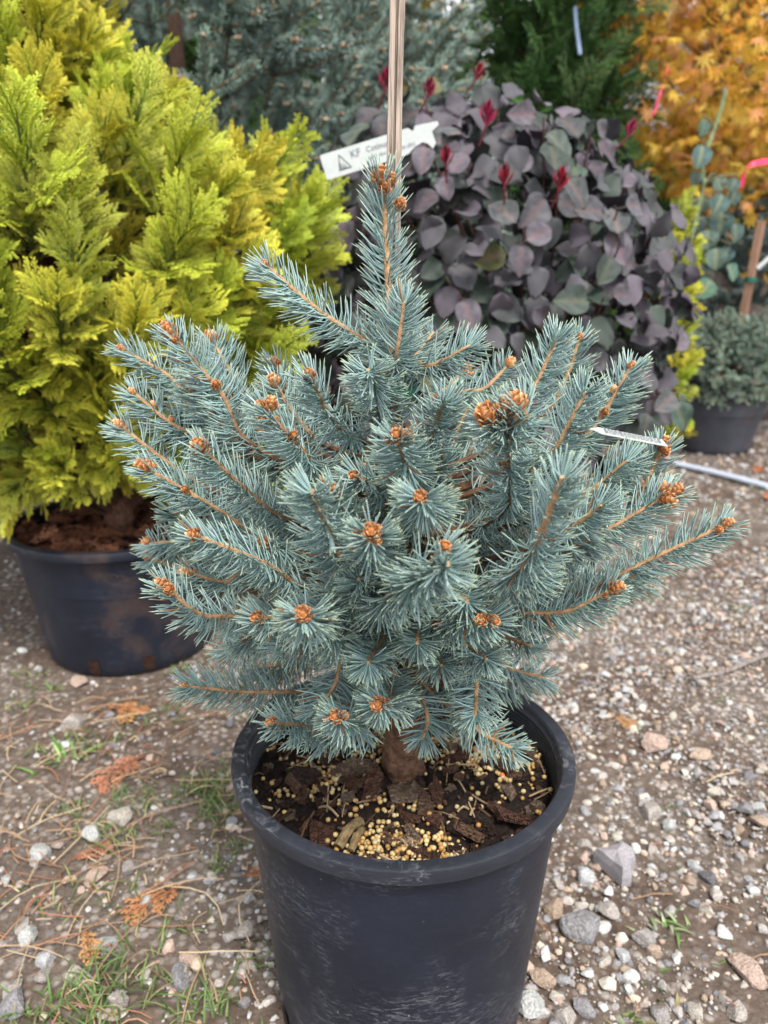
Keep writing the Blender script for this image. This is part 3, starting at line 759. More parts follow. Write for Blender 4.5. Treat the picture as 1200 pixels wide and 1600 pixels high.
def shrub_label():
    Y = .62; a, b = at(506, 262, Y), at(690, 205, Y); L = np.linalg.norm(b - a); ang = math.atan2(b[2] - a[2], b[0] - a[0]); h = L * .195
    poly = [(0, -h / 2), (L * .62, -h / 2), (L * .70, -h * .46), (L * .76, -h * .26), (L * .83, -h * .18), (L * .87, -h * .30), (L * .90, -h * .55), (L * .935, -h * .35), (L * .925, h * .1), (L * .99, h * .28), (L * .985, h * .42), (L * .86, h * .48), (L * .80, h * .50), (L * .785, h * .36), (L * .765, h * .36), (L * .745, h * .5), (L * .70, h * .5), (0, h / 2), (-L * .008, h * .40)]
    t = thing('plant_label', 'white plastic plant label with triangle logo reading Cotinus on the purple shrub', 'plant label', tuple((a + b) / 2))
    t.rotation_euler = (R(90), -ang, 0)
    card = ob('card', slab([(x - L / 2, y) for x, y in poly], .0006).mesh('card', M_TAG), t)
    # triangle emblem with a little tree line inside
    mb = MB(); e = .0005
    def tri(p, q, r_, w, mi):
        P = np.array([p, q, r_]); c = P.mean(0); I = c + (P - c) * (1 - w)
        V = np.vstack([np.c_[P, np.full(3, e)], np.c_[I, np.full(3, e)]]); mb.add(V, [[0, 1, 4, 3], [1, 2, 5, 4], [2, 0, 3, 5]], (1, 1, 1), mi)
    x0 = -L / 2 + L * .115; s = h * .60
    tri((x0, -s * .5), (x0 + s * .95, -s * .5), (x0 + s * .25, s * .55), .18, 0)
    for k in range(4):
        xx = x0 + s * (.14 + .13 * k); hh = s * (.62 - .13 * k)
        mb.add(np.array([(xx, -s * .42, e), (xx + s * .09, -s * .42, e), (xx + s * .04, -s * .42 + hh, e)]), [[0, 1, 2]], (1, 1, 1), k % 2)
    ob('emblem', mb.mesh('emblem', [M_INK, M_INKL]), t)
    text('KF', h * .40, M_INKL, t, (-L / 2 + L * .235, h * .16, .0004), 'lettering', .0002)
    text('Cotinus', h * .31, M_INKL, t, (-L / 2 + L * .37, h * .17, .0004), 'lettering', .0001)
    # second line of print, too fine to read
    mb = MB(); x = -L / 2 + L * .375
    for k in range(34):
        w = h * rng.uniform(.02, .035); hh = h * rng.uniform(.09, .16)
        if k % 7 != 6: mb.add(np.array([(x, -h * .22, e), (x + w, -h * .22, e), (x + w, -h * .22 + hh, e), (x, -h * .22 + hh, e)]), [[0, 1, 2, 3]])
        x += h * .06
    ob('fine_print', mb.mesh('fine_print', M_INKL), t)
shrub_label()

def spruce_label():
    a, b = at(893, 664, -.055), at(1040, 692, -.060); d = nrm(b - a); L = np.linalg.norm(b - a)
    t = thing('plant_label', 'narrow white printed tag strip poking out among the spruce needles', 'plant label', tuple((a + b) / 2))
    up = nrm(np.array([0, -.12, 1.0])); up = nrm(up - d * np.dot(up, d)); side = np.cross(up, d)
    Mx = Matrix(((d[0], side[0], up[0]), (d[1], side[1], up[1]), (d[2], side[2], up[2])))
    if Mx.determinant() < 0: Mx = Matrix(((d[0], -side[0], up[0]), (d[1], -side[1], up[1]), (d[2], -side[2], up[2])))
    t.rotation_euler = Mx.to_euler()
    h = .0145
    poly = [(-L / 2, -.001), (-L * .28, -.0015), (-L * .2, -h / 2), (L * .5, -h / 2), (L * .49, h / 2), (-L * .2, h / 2), (-L * .28, .0015), (-L / 2, .001)]
    ob('card', slab(poly, .0005).mesh('card', M_TAG), t)
    mb = MB()
    for r_ in range(5):
        x = -L * .15; y = h * (.34 - .16 * r_)
        while x < L * .44:
            w = rng.uniform(.0008, .003); mb.add(np.array([(x, y, .0004), (x + w, y, .0004), (x + w, y + .0011, .0004), (x, y + .0011, .0004)]), [[0, 1, 2, 3]]); x += w + rng.uniform(.0005, .0011)
    ob('fine_print', mb.mesh('fine_print', M_INKL), t)
spruce_label()

# ------------------------------------------------------------------ flat scale-leaf sprays (golden conifer, arborvitae, fallen fronds)
def strip(mb, p, d, n, L, w, c0, c1, blunt=.55):
    """one flattened branchlet: a slim lozenge bar"""
    d = nrm(d); s = nrm(np.cross(d, n)); m = p + d * L * blunt; e = p + d * L
    V = np.array([p, m + s * w, m + n * w * .55, m - s * w, m - n * w * .55, e])
    C = np.array([c0, (np.add(c0, c1)) / 2, (np.add(c0, c1)) / 2, (np.add(c0, c1)) / 2, (np.add(c0, c1)) / 2, c1])
    mb.add(V, [[0, 1, 2], [0, 2, 3], [0, 3, 4], [0, 4, 1], [5, 2, 1], [5, 3, 2], [5, 4, 3], [5, 1, 4]], C)

def spray(mb, M, L, c_in, c_mid, c_tip, nsec=9, w=.0016, cup=.25, r=None, ter=5, fan=.44, spread=(34, 48), finger=.40, blunt=.55):
    """fern-like flat spray built in the x (side) z (forward) plane, transformed by 4x4 M"""
    r = r or rng; n0 = np.array([0, 1.0, 0])
    def ctr(s): return np.array([0, -cup * L * s * s, L * s])
    verts = MB(); zs = np.linspace(0, 1, 10)
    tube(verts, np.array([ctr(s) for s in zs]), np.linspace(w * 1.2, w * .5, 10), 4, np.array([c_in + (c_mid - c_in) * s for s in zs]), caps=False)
    for k in range(nsec):
        for sd_ in (-1, 1):
            s = .10 + .86 * (k + .25 * (sd_ > 0) + r.uniform(-.1, .1)) / nsec
            ls = L * fan * (math.sin(math.pi * (s * .80 + .17)) ** .7) * r.uniform(.75, 1.12)
            ang = R(r.uniform(*spread)); d = np.array([sd_ * math.sin(ang), -cup * (.8 * s + .3) + r.normal(0, .08), math.cos(ang)]); p = ctr(s); d = nrm(d)
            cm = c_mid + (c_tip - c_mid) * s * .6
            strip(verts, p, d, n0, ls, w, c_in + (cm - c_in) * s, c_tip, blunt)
            for j in range(ter):
                for s2 in (-1, 1):
                    q = .14 + .8 * (j + .3 * (s2 > 0)) / ter; l3 = ls * finger * (1 - .55 * q) * r.uniform(.7, 1.15)
                    a3 = R(r.uniform(28, 44)) * s2; dd = np.array([d[0] * math.cos(a3) + d[2] * math.sin(a3), d[1] - .12 + r.normal(0, .1), -d[0] * math.sin(a3) + d[2] * math.cos(a3)])
                    pp = p + d * ls * q; c2 = cm + (c_tip - cm) * q
                    strip(verts, pp, dd, n0, l3, w * .95, c2 * .7 + c_in * .3, c_tip * r.uniform(.85, 1.15), blunt)
    V = np.concatenate(verts.v); V = V @ np.array(M)[:3, :3].T + np.array(M)[:3, 3]
    mb.addm(V, np.concatenate(verts.f3), np.concatenate(verts.f4), np.concatenate(verts.c))

def plume_mesh(seed, mat, c_in, c_mid, c_tip, L=.15, k=5, nsec=9, ter=5, w=.0016, name='spray', twig=(.10, .05, .03), **kw):
    """a branch end: several flat sprays fanned round one twig, growing along +z"""
    r = np.random.default_rng(seed); mb = MB(); c_in, c_mid, c_tip = map(np.array, (c_in, c_mid, c_tip))
    tube(mb, np.array([(0, 0, -.06), (0, 0, 0), (0, -.004, L * 1.3)]), np.array([.003, .0024, .001]), 5, twig)
    for j in range(k):
        f = j / max(1, k - 1); out = .95 - .75 * f + r.normal(0, .12)
        M = Matrix.Translation((0, 0, L * (-.35 + 1.25 * f))) @ Euler((0, 0, 2.4 * j + r.uniform(-.4, .4))).to_matrix().to_4x4() @ Euler((-out, 0, 0)).to_matrix().to_4x4() @ Euler((0, 0, 3.14 + r.uniform(-.7, .7))).to_matrix().to_4x4()
        spray(mb, M, L * r.uniform(.6, .95), c_in, c_mid * r.uniform(.85, 1.1), c_tip * r.uniform(.88, 1.12), nsec, w, r.uniform(.1, .35), r, ter, **kw)
    return mb.mesh(name, mat)

def orient(d, roll=None, n=None):
    q = Vector(d).to_track_quat('Z', 'Y').to_matrix()
    return (q @ Matrix.Rotation(rng.uniform(0, 6.283) if roll is None else roll, 3, 'Z')).to_euler()

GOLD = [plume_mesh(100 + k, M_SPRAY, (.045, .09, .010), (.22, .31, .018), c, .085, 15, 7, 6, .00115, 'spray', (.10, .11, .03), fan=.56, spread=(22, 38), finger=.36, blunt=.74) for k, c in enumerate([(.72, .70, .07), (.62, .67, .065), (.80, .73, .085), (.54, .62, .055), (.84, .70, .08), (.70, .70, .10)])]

def golden_conifer(name, label, base, prof, lean, count, inner, scale=1.0, yscale=.85, meshes=GOLD, z_trunk=None, trunk_r=.022, cat='conifer', brown=True, group=None):
    """upright conifer: prof = [(z, radius)], lean(z)->axis offset"""
    t = thing(name, label, cat, base, group)
    zs = np.array([p[0] for p in prof]); rs = np.array([p[1] for p in prof])
    ztop = zs[-1]
    mb = MB(); P = np.array([[*lean(z), z] for z in np.linspace(z_trunk or zs[0] - .15, ztop - .05, 20)])
    tube(mb, P, np.linspace(trunk_r, .004, 20), 10, (.10, .05, .032), .12)
    tr = ob('trunk', mb.mesh('trunk', M_BARK), t)
    # limbs
    limbs = MB()
    zz = np.linspace(zs[0], ztop, 400); cdf = np.cumsum(np.interp(zz, zs, rs)); cdf /= cdf[-1]
    tips = []
    k = 0
    while len(tips) < count + inner:
        z = np.interp((len(tips) * .7548777 + .5) % 1, cdf, zz); a = 6.28319 * (len(tips) * .5698403 % 1) + rng.normal(0, .12); inn = len(tips) >= count
        rr = np.interp(z, zs, rs) * (rng.uniform(.45, .66) if inn else rng.uniform(.80, .98)) - .04
        ax = lean(z); o = np.array([math.cos(a), math.sin(a) * yscale]); p = np.array([ax[0] + o[0] * rr, ax[1] + o[1] * rr, z - .03])
        d = nrm(np.array([o[0] * .75, o[1] * .75, .75 + rng.normal(0, .22)]))
        if z < zs[0] + .10: d = nrm(np.array([o[0], o[1], rng.uniform(-.6, .5)]))
        tips.append((p, d, inn))
        root = np.array([*lean(z - .1), max(z - .14, zs[0] - .1)])
        tube(limbs, path([root, (root + p) / 2 + np.array([0, 0, -.015]), p], 6)[0], np.array([.006, .005, .004, .0035, .003, .0025]) * min(1, scale), 4, (.085, .042, .028), caps=False)
        k += 1
    ob('limbs', limbs.mesh('limbs', M_BARK), t)
    for p, d, inn in tips:
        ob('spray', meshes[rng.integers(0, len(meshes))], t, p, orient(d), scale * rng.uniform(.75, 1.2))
    if brown:       # dead brown fronds hang inside the lower crown
        mb = MB()
        for k in range(70):
            a = rng.uniform(0, 6.283); z = rng.uniform(zs[0] + .02, zs[0] + .3); rr = rng.uniform(.05, .6) * np.interp(z, zs, rs); ax = lean(z)
            M = Matrix.Translation((ax[0] + rr * math.cos(a), ax[1] + rr * math.sin(a) * yscale, z)) @ orient((math.cos(a), math.sin(a), rng.uniform(-1, .4))).to_matrix().to_4x4()
            spray(mb, M, rng.uniform(.05, .1), np.array((.06, .024, .014)), np.array((.12, .045, .022)), np.array((.17, .07, .035)), 5, .0018, .3, None, 2)
        ob('dead_foliage', mb.mesh('dead_foliage', M_DRY), t, kind='stuff')
    return t

ax0 = lambda z: (-.10 * min(1.0, max(0.0, (z - .25) / .6)), 0.0)
golden_conifer('golden_conifer', 'bushy golden yellow conifer with feathery sprays in the mud stained pot', (PX, PY, 0),
    [(.35, .16), (.42, .25), (.52, .35), (.64, .43), (.77, .455), (.86, .32), (.93, .21), (1.01, .14), (1.15, .11), (1.30, .08), (1.40, .03)], ax0, 236, 62, z_trunk=.18, trunk_r=.028)
M_BROWNSOIL = mat_attr('brown_frond_litter', .9, .15, 120, .5, .9, .004)
sb = soil(PX, PY, .182, .215, M_SOIL, 'potting_soil', 'dark soil under brown litter in the golden conifer pot', .006, .004, 14)
def litter_in(x, y, r, z, n, label, cols):
    mb = MB()
    for k in range(n):
        q = r * math.sqrt(rng.uniform()); a = rng.uniform(0, 6.283); c = np.array(cols[rng.integers(0, len(cols))])
        M = Matrix.Translation((q * math.cos(a), q * math.sin(a), z + rng.uniform(0, .016))) @ Euler((R(90) + rng.normal(0, .35), rng.normal(0, .3), rng.uniform(0, 6.28))).to_matrix().to_4x4()
        spray(mb, M, rng.uniform(.03, .06), c * .6, c * .8, c, 4, .0016, .3, None, 2)
    V = np.concatenate(mb.v); rr = np.hypot(V[:, 0], V[:, 1]); f = np.minimum(1, (r + .006) / np.maximum(rr, 1e-6)); k = 0
    for i, v in enumerate(mb.v): m = len(v); v[:, :2] *= f[k:k + m, None]; k += m
    ob('frond_litter', mb.mesh('frond_litter', M_DRY), None, (x, y, 0), kind='stuff', label=label, category='litter')
litter_in(PX, PY, .175, .222, 330, 'rust brown dead fronds covering the soil in the golden conifer pot', [(.22, .085, .04), (.16, .06, .03), (.10, .04, .025), (.28, .12, .06)])

# ------------------------------------------------------------------ larger blue spruce behind
def spruce_branch_mesh(seed, cols, L=.26, side=6, nl=.022, rad=.0011, mats=None, bud=True):
    global rng
    keep = rng; rng = np.random.default_rng(seed); mb = MB()
    main = path([(0, 0, 0), (0, .01, L * .5), (0, .02, L)], 14)[0]
    axes = [main]
    for k in range(side):
        s = .25 + .55 * (k // 2) / max(1, side // 2) + rng.uniform(-.05, .05); sg = 1 if k % 2 else -1; p = main[int(s * 13)]
        a = R(rng.uniform(38, 55)); l = L * rng.uniform(.30, .45) * (1.25 - .5 * s); ph = rng.normal(0, .5)
        d = np.array([sg * math.sin(a) * math.cos(ph), math.sin(a) * math.sin(ph), math.cos(a)]); axes.append(path([p, p + d * l * .5 + np.array([0, 0, -.003]), p + d * l], 8)[0])
    for P in axes:
        tube(mb, P, np.linspace(.0026, .0015, len(P)), 5, (.24, .17, .10), .1)
        m2 = MB(); needles(m2, P, 1350, lambda q: nl * (1 - .2 * q), up=(0, -1, 0), rad=rad, part=.2, cols=cols, a0=62, a1=40, tipn=12)
        mb.addm(np.concatenate(m2.v), np.concatenate(m2.f3), np.concatenate(m2.f4), np.concatenate(m2.c), 1)
        if bud:
            t = nrm(P[-1] - P[-2])
            for o in ((0, 0, 0), (.007, .003, -.004), (-.006, .004, -.003)):
                mb.add(ICO1[0] * np.array([.0036, .0036, .005]) + P[-1] + t * .003 + np.array(o) * .7, ICO1[1], (.34, .23, .15), 2)
    me = mb.mesh('branch', mats or [M_STEM, M_FOL, M_BUD], True); rng = keep
    return me
SPC = ([(.21, .295, .26), (.26, .345, .31), (.165, .25, .22)], (.32, .40, .28))
BSP = [spruce_branch_mesh(200 + k, SPC) for k in range(6)]
def big_spruce(name, label, base, h, r0, n, meshes, scale=1.0, zlo=.12, group=None, inner=0):
    t = thing(name, label, 'spruce', base, group)
    mb = MB(); tube(mb, np.array([(0, 0, z) for z in np.linspace(-.03, h, 14)]), np.linspace(.04, .006, 14), 10, (.11, .065, .045), .1); ob('trunk', mb.mesh('trunk', M_BARK), t)
    for k in range(n + inner):
        f = math.sqrt(((k + .5) * .7548777) % 1); z = zlo + (h - zlo) * (1 - f) ; rr = r0 * (1 - (z - zlo) / (h - zlo)) ** .8
        a = 6.28319 * (k * .5698403 % 1) + rng.normal(0, .1); q = rng.uniform(.72, .9) if k < n else rng.uniform(.3, .55)
        d = nrm(np.array([math.cos(a), math.sin(a), .35 + .9 * (z / h) + rng.normal(0, .2)]))
        ob('branch', meshes[k % len(meshes)], t, (rr * q * math.cos(a), rr * q * math.sin(a), z), orient(d, rng.normal(0, .5)), scale * rng.uniform(.8, 1.15))
    return t
big_spruce('blue_spruce', 'tall full blue grey spruce with brown buds standing behind the golden conifer', (-.64, 2.10, 0), 2.7, 1.06, 215, BSP, 1.5, .35, None, 80)

# ------------------------------------------------------------------ purple smoke bush
def leaf_mesh(seed, c0, c1, crib, mat=None, w=.78, ripple=.06, name='leaf'):
    """oval leaf with folded midrib, raised veins and wavy margin, 1 long along +y, petiole from origin"""
    r = np.random.default_rng(seed); nu, nv = 9, 7; V = []; C = []
    for i in range(nu):
        s = i / (nu - 1); hw = w * .5 * (math.sin(math.pi * s ** .82) ** .72 if 0 < s < 1 else 0) + .002
        for j in range(nv):
            q = -1 + 2 * j / (nv - 1)
            z = .16 * abs(q) * hw * 2 - .30 * s * s + ripple * abs(q) ** 2 * math.sin(9 * s + 2.5 * q + seed) + .012 * math.sin(s * 34 - abs(q) * 6)
            V.append((q * hw, .28 + s, z + .05)); m = abs(q) < .1
            C.append(np.array(crib) if m else np.array(c0) * (1 - s * .4) + np.array(c1) * s * .4 + .012 * math.sin(s * 34 - abs(q) * 6))
    idx = np.arange(nu * nv).reshape(nu, nv); F = np.stack([idx[:-1, :-1], idx[:-1, 1:], idx[1:, 1:], idx[1:, :-1]], -1).reshape(-1, 4)
    mb = MB(); mb.add(V, F, np.clip(np.array(C), .005, 1))
    tube(mb, np.array([(0, 0, 0), (0, .15, .03), (0, .30, .05)]), .011, 5, np.array(crib) * .9)
    return mb.mesh(name, mat or M_LEAF, True)
LV = [leaf_mesh(300 + k, c0, c1, rb) for k, (c0, c1, rb) in enumerate([
    ((.088, .082, .09), (.125, .115, .128), (.13, .085, .09)), ((.078, .08, .084), (.11, .11, .115), (.12, .09, .09)), ((.105, .097, .107), (.15, .138, .153), (.15, .10, .11)),
    ((.07, .078, .075), (.095, .105, .10), (.13, .10, .09)), ((.05, .068, .055), (.07, .095, .07), (.10, .11, .07)), ((.115, .105, .118), (.17, .155, .175), (.16, .11, .12))])]
LVG = [leaf_mesh(320 + k, c0, c1, rb) for k, (c0, c1, rb) in enumerate([((.05, .085, .06), (.075, .115, .075), (.11, .13, .08)), ((.06, .08, .068), (.09, .11, .09), (.12, .11, .09)), ((.10, .11, .04), (.16, .15, .05), (.18, .13, .07))])]
LVR = [leaf_mesh(340 + k, c0, c1, rb, None, .55) for k, (c0, c1, rb) in enumerate([((.34, .012, .045), (.45, .02, .065), (.4, .03, .07)), ((.22, .015, .035), (.36, .02, .06), (.3, .03, .06))])]
def red_tip_mesh(seed):
    r = np.random.default_rng(seed); mb = MB()
    tube(mb, np.array([(0, .015, -.03), (0, 0, 0), (0, 0, .03)]), np.array([.0022, .002, .0012]), 5, (.22, .03, .05))
    for k in range(9):
        a = 2.4 * k; z = .004 * k; L = .030 * (1.2 - .07 * k); o = np.array([math.cos(a), math.sin(a), 0]); s = np.array([-o[1], o[0], 0]); tl = .55 - .045 * k
        p = np.array([0, 0, z]); m = p + o * L * .45 * tl + np.array([0, 0, L * .5]); e = p + o * L * tl + np.array([0, 0, L]); w = L * .19
        c = np.array((.27, .012, .045)) * r.uniform(.6, 1.25)
        mb.add(np.array([p, m + s * w + o * w * .5, m - o * w * .3, m - s * w + o * w * .5, e]), [[0, 1, 2], [0, 2, 3], [1, 4, 2], [2, 4, 3]], c)
    return mb.mesh('shoot_tip', M_LEAF)
TIPS = [red_tip_mesh(k) for k in range(3)]

def place_leaf(me, par, p, fwd, up, s):
    fwd = nrm(fwd); up = nrm(np.asarray(up) - fwd * np.dot(up, fwd)); x = np.cross(fwd, up)
    M = Matrix(((x[0], fwd[0], up[0]), (x[1], fwd[1], up[1]), (x[2], fwd[2], up[2])))
    return ob('leaf', me, par, p, M.to_euler(), s)

def smoke_bush():
    base = np.array([CX, CY, 0]); t = thing('smoke_bush', 'rounded shrub with dull purple oval leaves and crimson shoot tips behind the spruce', 'shrub', tuple(base))
    c = np.array([-.165, -.02, .61]); rad = np.array([.455, .43, .405])
    sites = []; k = 0
    while len(sites) < 74:
        u = ((k + .5) * .7548777) % 1; z = 1 - 1.62 * u; a = 6.28319 * (k * .5698403 % 1) + rng.normal(0, .08); k += 1
        d = np.array([math.sqrt(max(0, 1 - z * z)) * math.cos(a), math.sqrt(max(0, 1 - z * z)) * math.sin(a), z])
        front = d[1] < .35
        if not front and rng.uniform() < .75: continue
        lump = 1 + .07 * math.sin(4.3 * d[0] + 3 * d[2]) + rng.normal(0, .045)
        sites.append((c + d * rad * lump, d))
    stems = MB(); stuff = MB(); leaves = 0
    for i, (p, d) in enumerate(sites):
        root = np.array([rng.normal(0, .02), rng.normal(0, .02), .24]); m = (root + p) / 2 + np.array([0, 0, .04])
        P = path([root, m, p], 10)[0]; mbb = MB(); tube(mbb, P, np.linspace(.005, .0016, 10), 5, np.array([(.09, .062, .052)] * 7 + [(.12, .05, .05)] * 3)); 
        br = ob('branch', mbb.mesh('branch', M_BARK), t)
        ax = nrm(np.array([d[0], d[1], .2]) + np.array([0, 0, .35])); lowness = np.clip((.62 - p[2]) / .35, 0, 1)
        u, v = basis(ax[None]); u, v = u[0], v[0]
        n = 4
        for j in range(n):
            a = 2.39996 * j + i; o = math.cos(a) * u + math.sin(a) * v; spread = .55 + .18 * (n - j)
            f = nrm(o * 1.0 + d * .2 + np.array([0, 0, -.25 - .4 * lowness])); s = rng.uniform(.050, .070) * (.82 if j == n - 1 else 1)
            me = (LVG[rng.integers(0, 3)] if rng.uniform() < .08 + .6 * lowness * rng.uniform() else LV[rng.integers(0, 6)])
            place_leaf(me, t, p - ax * .022 * (n - j - 1), f, nrm(np.array([d[0], d[1], 0]) * 1.1 + np.array([0, -.35, .42]) + rng.normal(0, .25, 3)), s); leaves += 1
    # deeper leaves: one mass
    proto = [(np.array([v.co[:] for v in me.vertices]), me) for me in (LVG + LV[3:5])]
    pol = [p.vertices[:] for p in proto[0][1].polygons]; f4 = np.array([p for p in pol if len(p) == 4]); f3 = np.array([p for p in pol if len(p) == 3])
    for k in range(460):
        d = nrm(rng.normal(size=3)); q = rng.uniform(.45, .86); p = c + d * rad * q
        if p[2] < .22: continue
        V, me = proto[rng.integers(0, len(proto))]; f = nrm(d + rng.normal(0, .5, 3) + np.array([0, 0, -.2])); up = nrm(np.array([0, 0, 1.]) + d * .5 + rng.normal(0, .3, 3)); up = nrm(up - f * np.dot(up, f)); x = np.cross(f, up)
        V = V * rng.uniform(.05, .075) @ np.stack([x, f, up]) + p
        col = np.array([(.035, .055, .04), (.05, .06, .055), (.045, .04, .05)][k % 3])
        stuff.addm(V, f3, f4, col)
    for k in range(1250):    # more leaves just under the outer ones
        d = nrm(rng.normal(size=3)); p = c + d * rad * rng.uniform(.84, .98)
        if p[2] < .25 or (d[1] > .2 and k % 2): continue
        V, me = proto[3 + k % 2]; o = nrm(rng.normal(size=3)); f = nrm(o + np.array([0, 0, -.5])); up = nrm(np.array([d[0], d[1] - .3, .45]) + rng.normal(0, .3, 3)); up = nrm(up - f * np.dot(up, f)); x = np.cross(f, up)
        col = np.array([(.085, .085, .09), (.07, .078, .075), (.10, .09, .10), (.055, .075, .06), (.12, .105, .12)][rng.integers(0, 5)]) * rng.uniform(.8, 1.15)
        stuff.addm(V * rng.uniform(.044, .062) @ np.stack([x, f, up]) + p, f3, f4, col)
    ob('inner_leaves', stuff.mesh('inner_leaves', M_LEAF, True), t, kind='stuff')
    for (px, py, Y) in [(666, 140, .74), (758, 185, .72), (697, 248, .70), (788, 280, .70), (872, 285, .72), (742, 112, .86), (600, 130, .84), (979, 200, .86), (475, 340, .78)]:
        p = at(px, py + 16, Y) - base; ob('shoot_tip', TIPS[rng.integers(0, 3)], t, p, orient((rng.normal(0, .2), -.25, 1), 0.0), rng.uniform(.6, .85))
    soil(CX, CY, .188, .215, M_SOIL, 'potting_soil', 'dark soil shaded inside the purple shrub pot', .006, .004, 16)
smoke_bush()

# ------------------------------------------------------------------ low juniper in the faded pot
JUN = [spruce_branch_mesh(400 + k, ([(.22, .33, .275), (.27, .38, .33), (.16, .26, .19)], (.38, .46, .33)), .11, 8, .0085, .0011, None, False) for k in range(4)]
def juniper():
    t = thing('juniper', 'low spreading grey green juniper filling the faded pot', 'juniper', (JX, JY, .20))
    soil(JX, JY, .187, .212, M_SOIL, 'potting_soil', 'dark soil under the juniper in the faded pot', .006, .004, 18)
    mb = MB(); tube(mb, np.array([(0, 0, 0), (0, 0, .06), (.01, 0, .14)]), np.array([.012, .01, .006]), 7, (.10, .06, .04), .1); ob('stem', mb.mesh('stem', M_BARK), t)
    for k in range(240):
        z = ((k + .5) * .7548777) % 1; a = 6.28319 * (k * .5698403 % 1); q = rng.uniform(.55, .95); el = math.asin(z * .98)
        d = np.array([math.cos(a) * math.cos(el), math.sin(a) * math.cos(el), math.sin(el)])
        p = np.array([0, 0, .07]) + d * np.array([.30, .30, .265]) * q - d * .05
        ob('branch', JUN[k % 4], t, p, orient(nrm(d + rng.normal(0, .35, 3) + np.array([0, 0, .1]))), rng.uniform(.8, 1.25))
    for k in range(14):
        a = rng.uniform(3.3, 6.1); ob('branch', JUN[k % 4], t, (.16 * math.cos(a), .16 * math.sin(a), .06), orient((math.cos(a), math.sin(a), -.25)), 1.0)
juniper()

# ------------------------------------------------------------------ farther nursery plants
ARB = [plume_mesh(500 + k, M_FOL, (.012, .03, .010), (.03, .075, .018), (.06, .13, .03), .15, 7, 6, 3, .0028) for k in range(4)]
vert = lambda z: (0.0, 0.0)
golden_conifer('arborvitae', 'dense dark green columnar arborvitae rising behind the purple shrub', (.66, 2.95, 0), [(.1, .20), (.5, .27), (1.2, .27), (1.8, .20), (2.3, .05)], vert, 200, 60, 1.35, 1.0, ARB, .0, .03, 'arborvitae', False)
golden_conifer('golden_cypress', 'narrow lime yellow conifer peeping out beside the purple shrub', (.835, 1.70, 0), [(.20, .05), (.4, .085), (.62, .085), (.76, .06), (.86, .02)], vert, 48, 12, .55, 1.0, GOLD, .0, .012, 'conifer', False)

def palmate_crown(mb, pts, cols, size, hang=.6):
    for p in pts:
        c = np.array(cols[rng.integers(0, len(cols))]) * rng.uniform(.75, 1.2); s = size * rng.uniform(.7, 1.25)
        f = nrm(np.array([rng.normal(0, .8), rng.normal(0, .8), -hang + rng.normal(0, .4)])); up = nrm(rng.normal(0, .6, 3) + np.array([0, 0, 1.])); up = nrm(up - f * np.dot(up, f)); x = np.cross(f, up)
        V = [p]; F = []
        for k, (an, l) in enumerate(((-100, .45), (-62, .75), (-28, .95), (0, 1.05), (28, .95), (62, .75), (100, .45))):
            a = R(an); d = x * math.sin(a) + f * math.cos(a); n = -x * math.cos(a) + f * math.sin(a); b = len(V)
            V += [p + d * s * l * .5 + n * s * .11 * l, p + d * s * l + up * s * -.12, p + d * s * l * .5 - n * s * .11 * l]; F += [[0, b, b + 1], [0, b + 1, b + 2]]
        mb.add(np.array(V), F, c)

def broad_tree(name, label, base, trunk_pts, crown_c, crown_r, n, cols, size, clumps=45, mat=M_MAPLE, hang=.6, tr=.03, tcol=(.16, .12, .05), group=None, gap=.16, simple=False):
    base = np.array(base); t = thing(name, label, 'tree', tuple(base), group)
    mb = MB(); P = path([np.array(q, float) for q in trunk_pts], 24)[0]; tube(mb, P, np.linspace(tr, tr * .35, 24), 9, tcol, .08); ob('trunk', mb.mesh('trunk', M_BARK), t)
    c = np.array(crown_c); rad = np.array(crown_r); pts = []; lm = MB()
    for k in range(clumps):
        d = nrm(rng.normal(size=3)); q = rng.uniform(.35, 1.0) ** .6; cc = c + d * rad * q
        a = P[rng.integers(10, 24)]; tube(lm, path([a, (a + cc) / 2 + np.array([0, 0, .08]), cc], 8)[0], np.linspace(tr * .3, tr * .08, 8), 5, tcol, caps=False)
        m = n // clumps; pts.append(cc + rng.normal(0, gap, (m, 3)) * np.array([1, 1, .8]))
    ob('limbs', lm.mesh('limbs', M_BARK), t)
    mb = MB(); palmate_crown(mb, np.concatenate(pts), cols, size, hang); ob('crown', mb.mesh('crown', mat), t, kind='stuff')
    return t
OR = [(.74, .42, .06), (.80, .52, .08), (.66, .31, .06), (.82, .60, .14), (.62, .42, .06), (.72, .36, .15)]
broad_tree('maple_tree', 'golden orange autumn maple with finely cut leaves and olive trunk', (1.50, 3.05, 0), [(-.04, 0, 0), (-.12, 0, .55), (-.10, 0, 1.1), (-.06, 0, 1.7), (.0, 0, 2.1)], (.0, .05, 1.62), (.78, .6, .72), 6200, OR, .048, 80, tr=.026, tcol=(.17, .12, .04), gap=.13)
broad_tree('yellowing_tree', 'airy olive yellow tree with sky showing through behind the purple shrub', (.30, 4.3, 0), [(0, 0, 0), (.02, 0, .8), (0, 0, 1.8), (0, 0, 2.6)], (0, 0, 1.75), (.55, .5, 1.1), 3600, [(.20, .19, .04), (.26, .22, .05), (.14, .15, .04), (.34, .26, .06)], .055, 46, tr=.03, tcol=(.12, .09, .06), gap=.15)
SP2 = [spruce_branch_mesh(600 + k, ([(.13, .20, .20), (.17, .25, .25), (.10, .16, .16)], (.28, .36, .30)), .24, 6, .022, .0016) for k in range(3)]
big_spruce('blue_spruce', 'pale blue spruce behind the round leaved sapling under the maple', (2.02, 3.0, 0), 1.15, .60, 130, SP2, 1.0, .45)
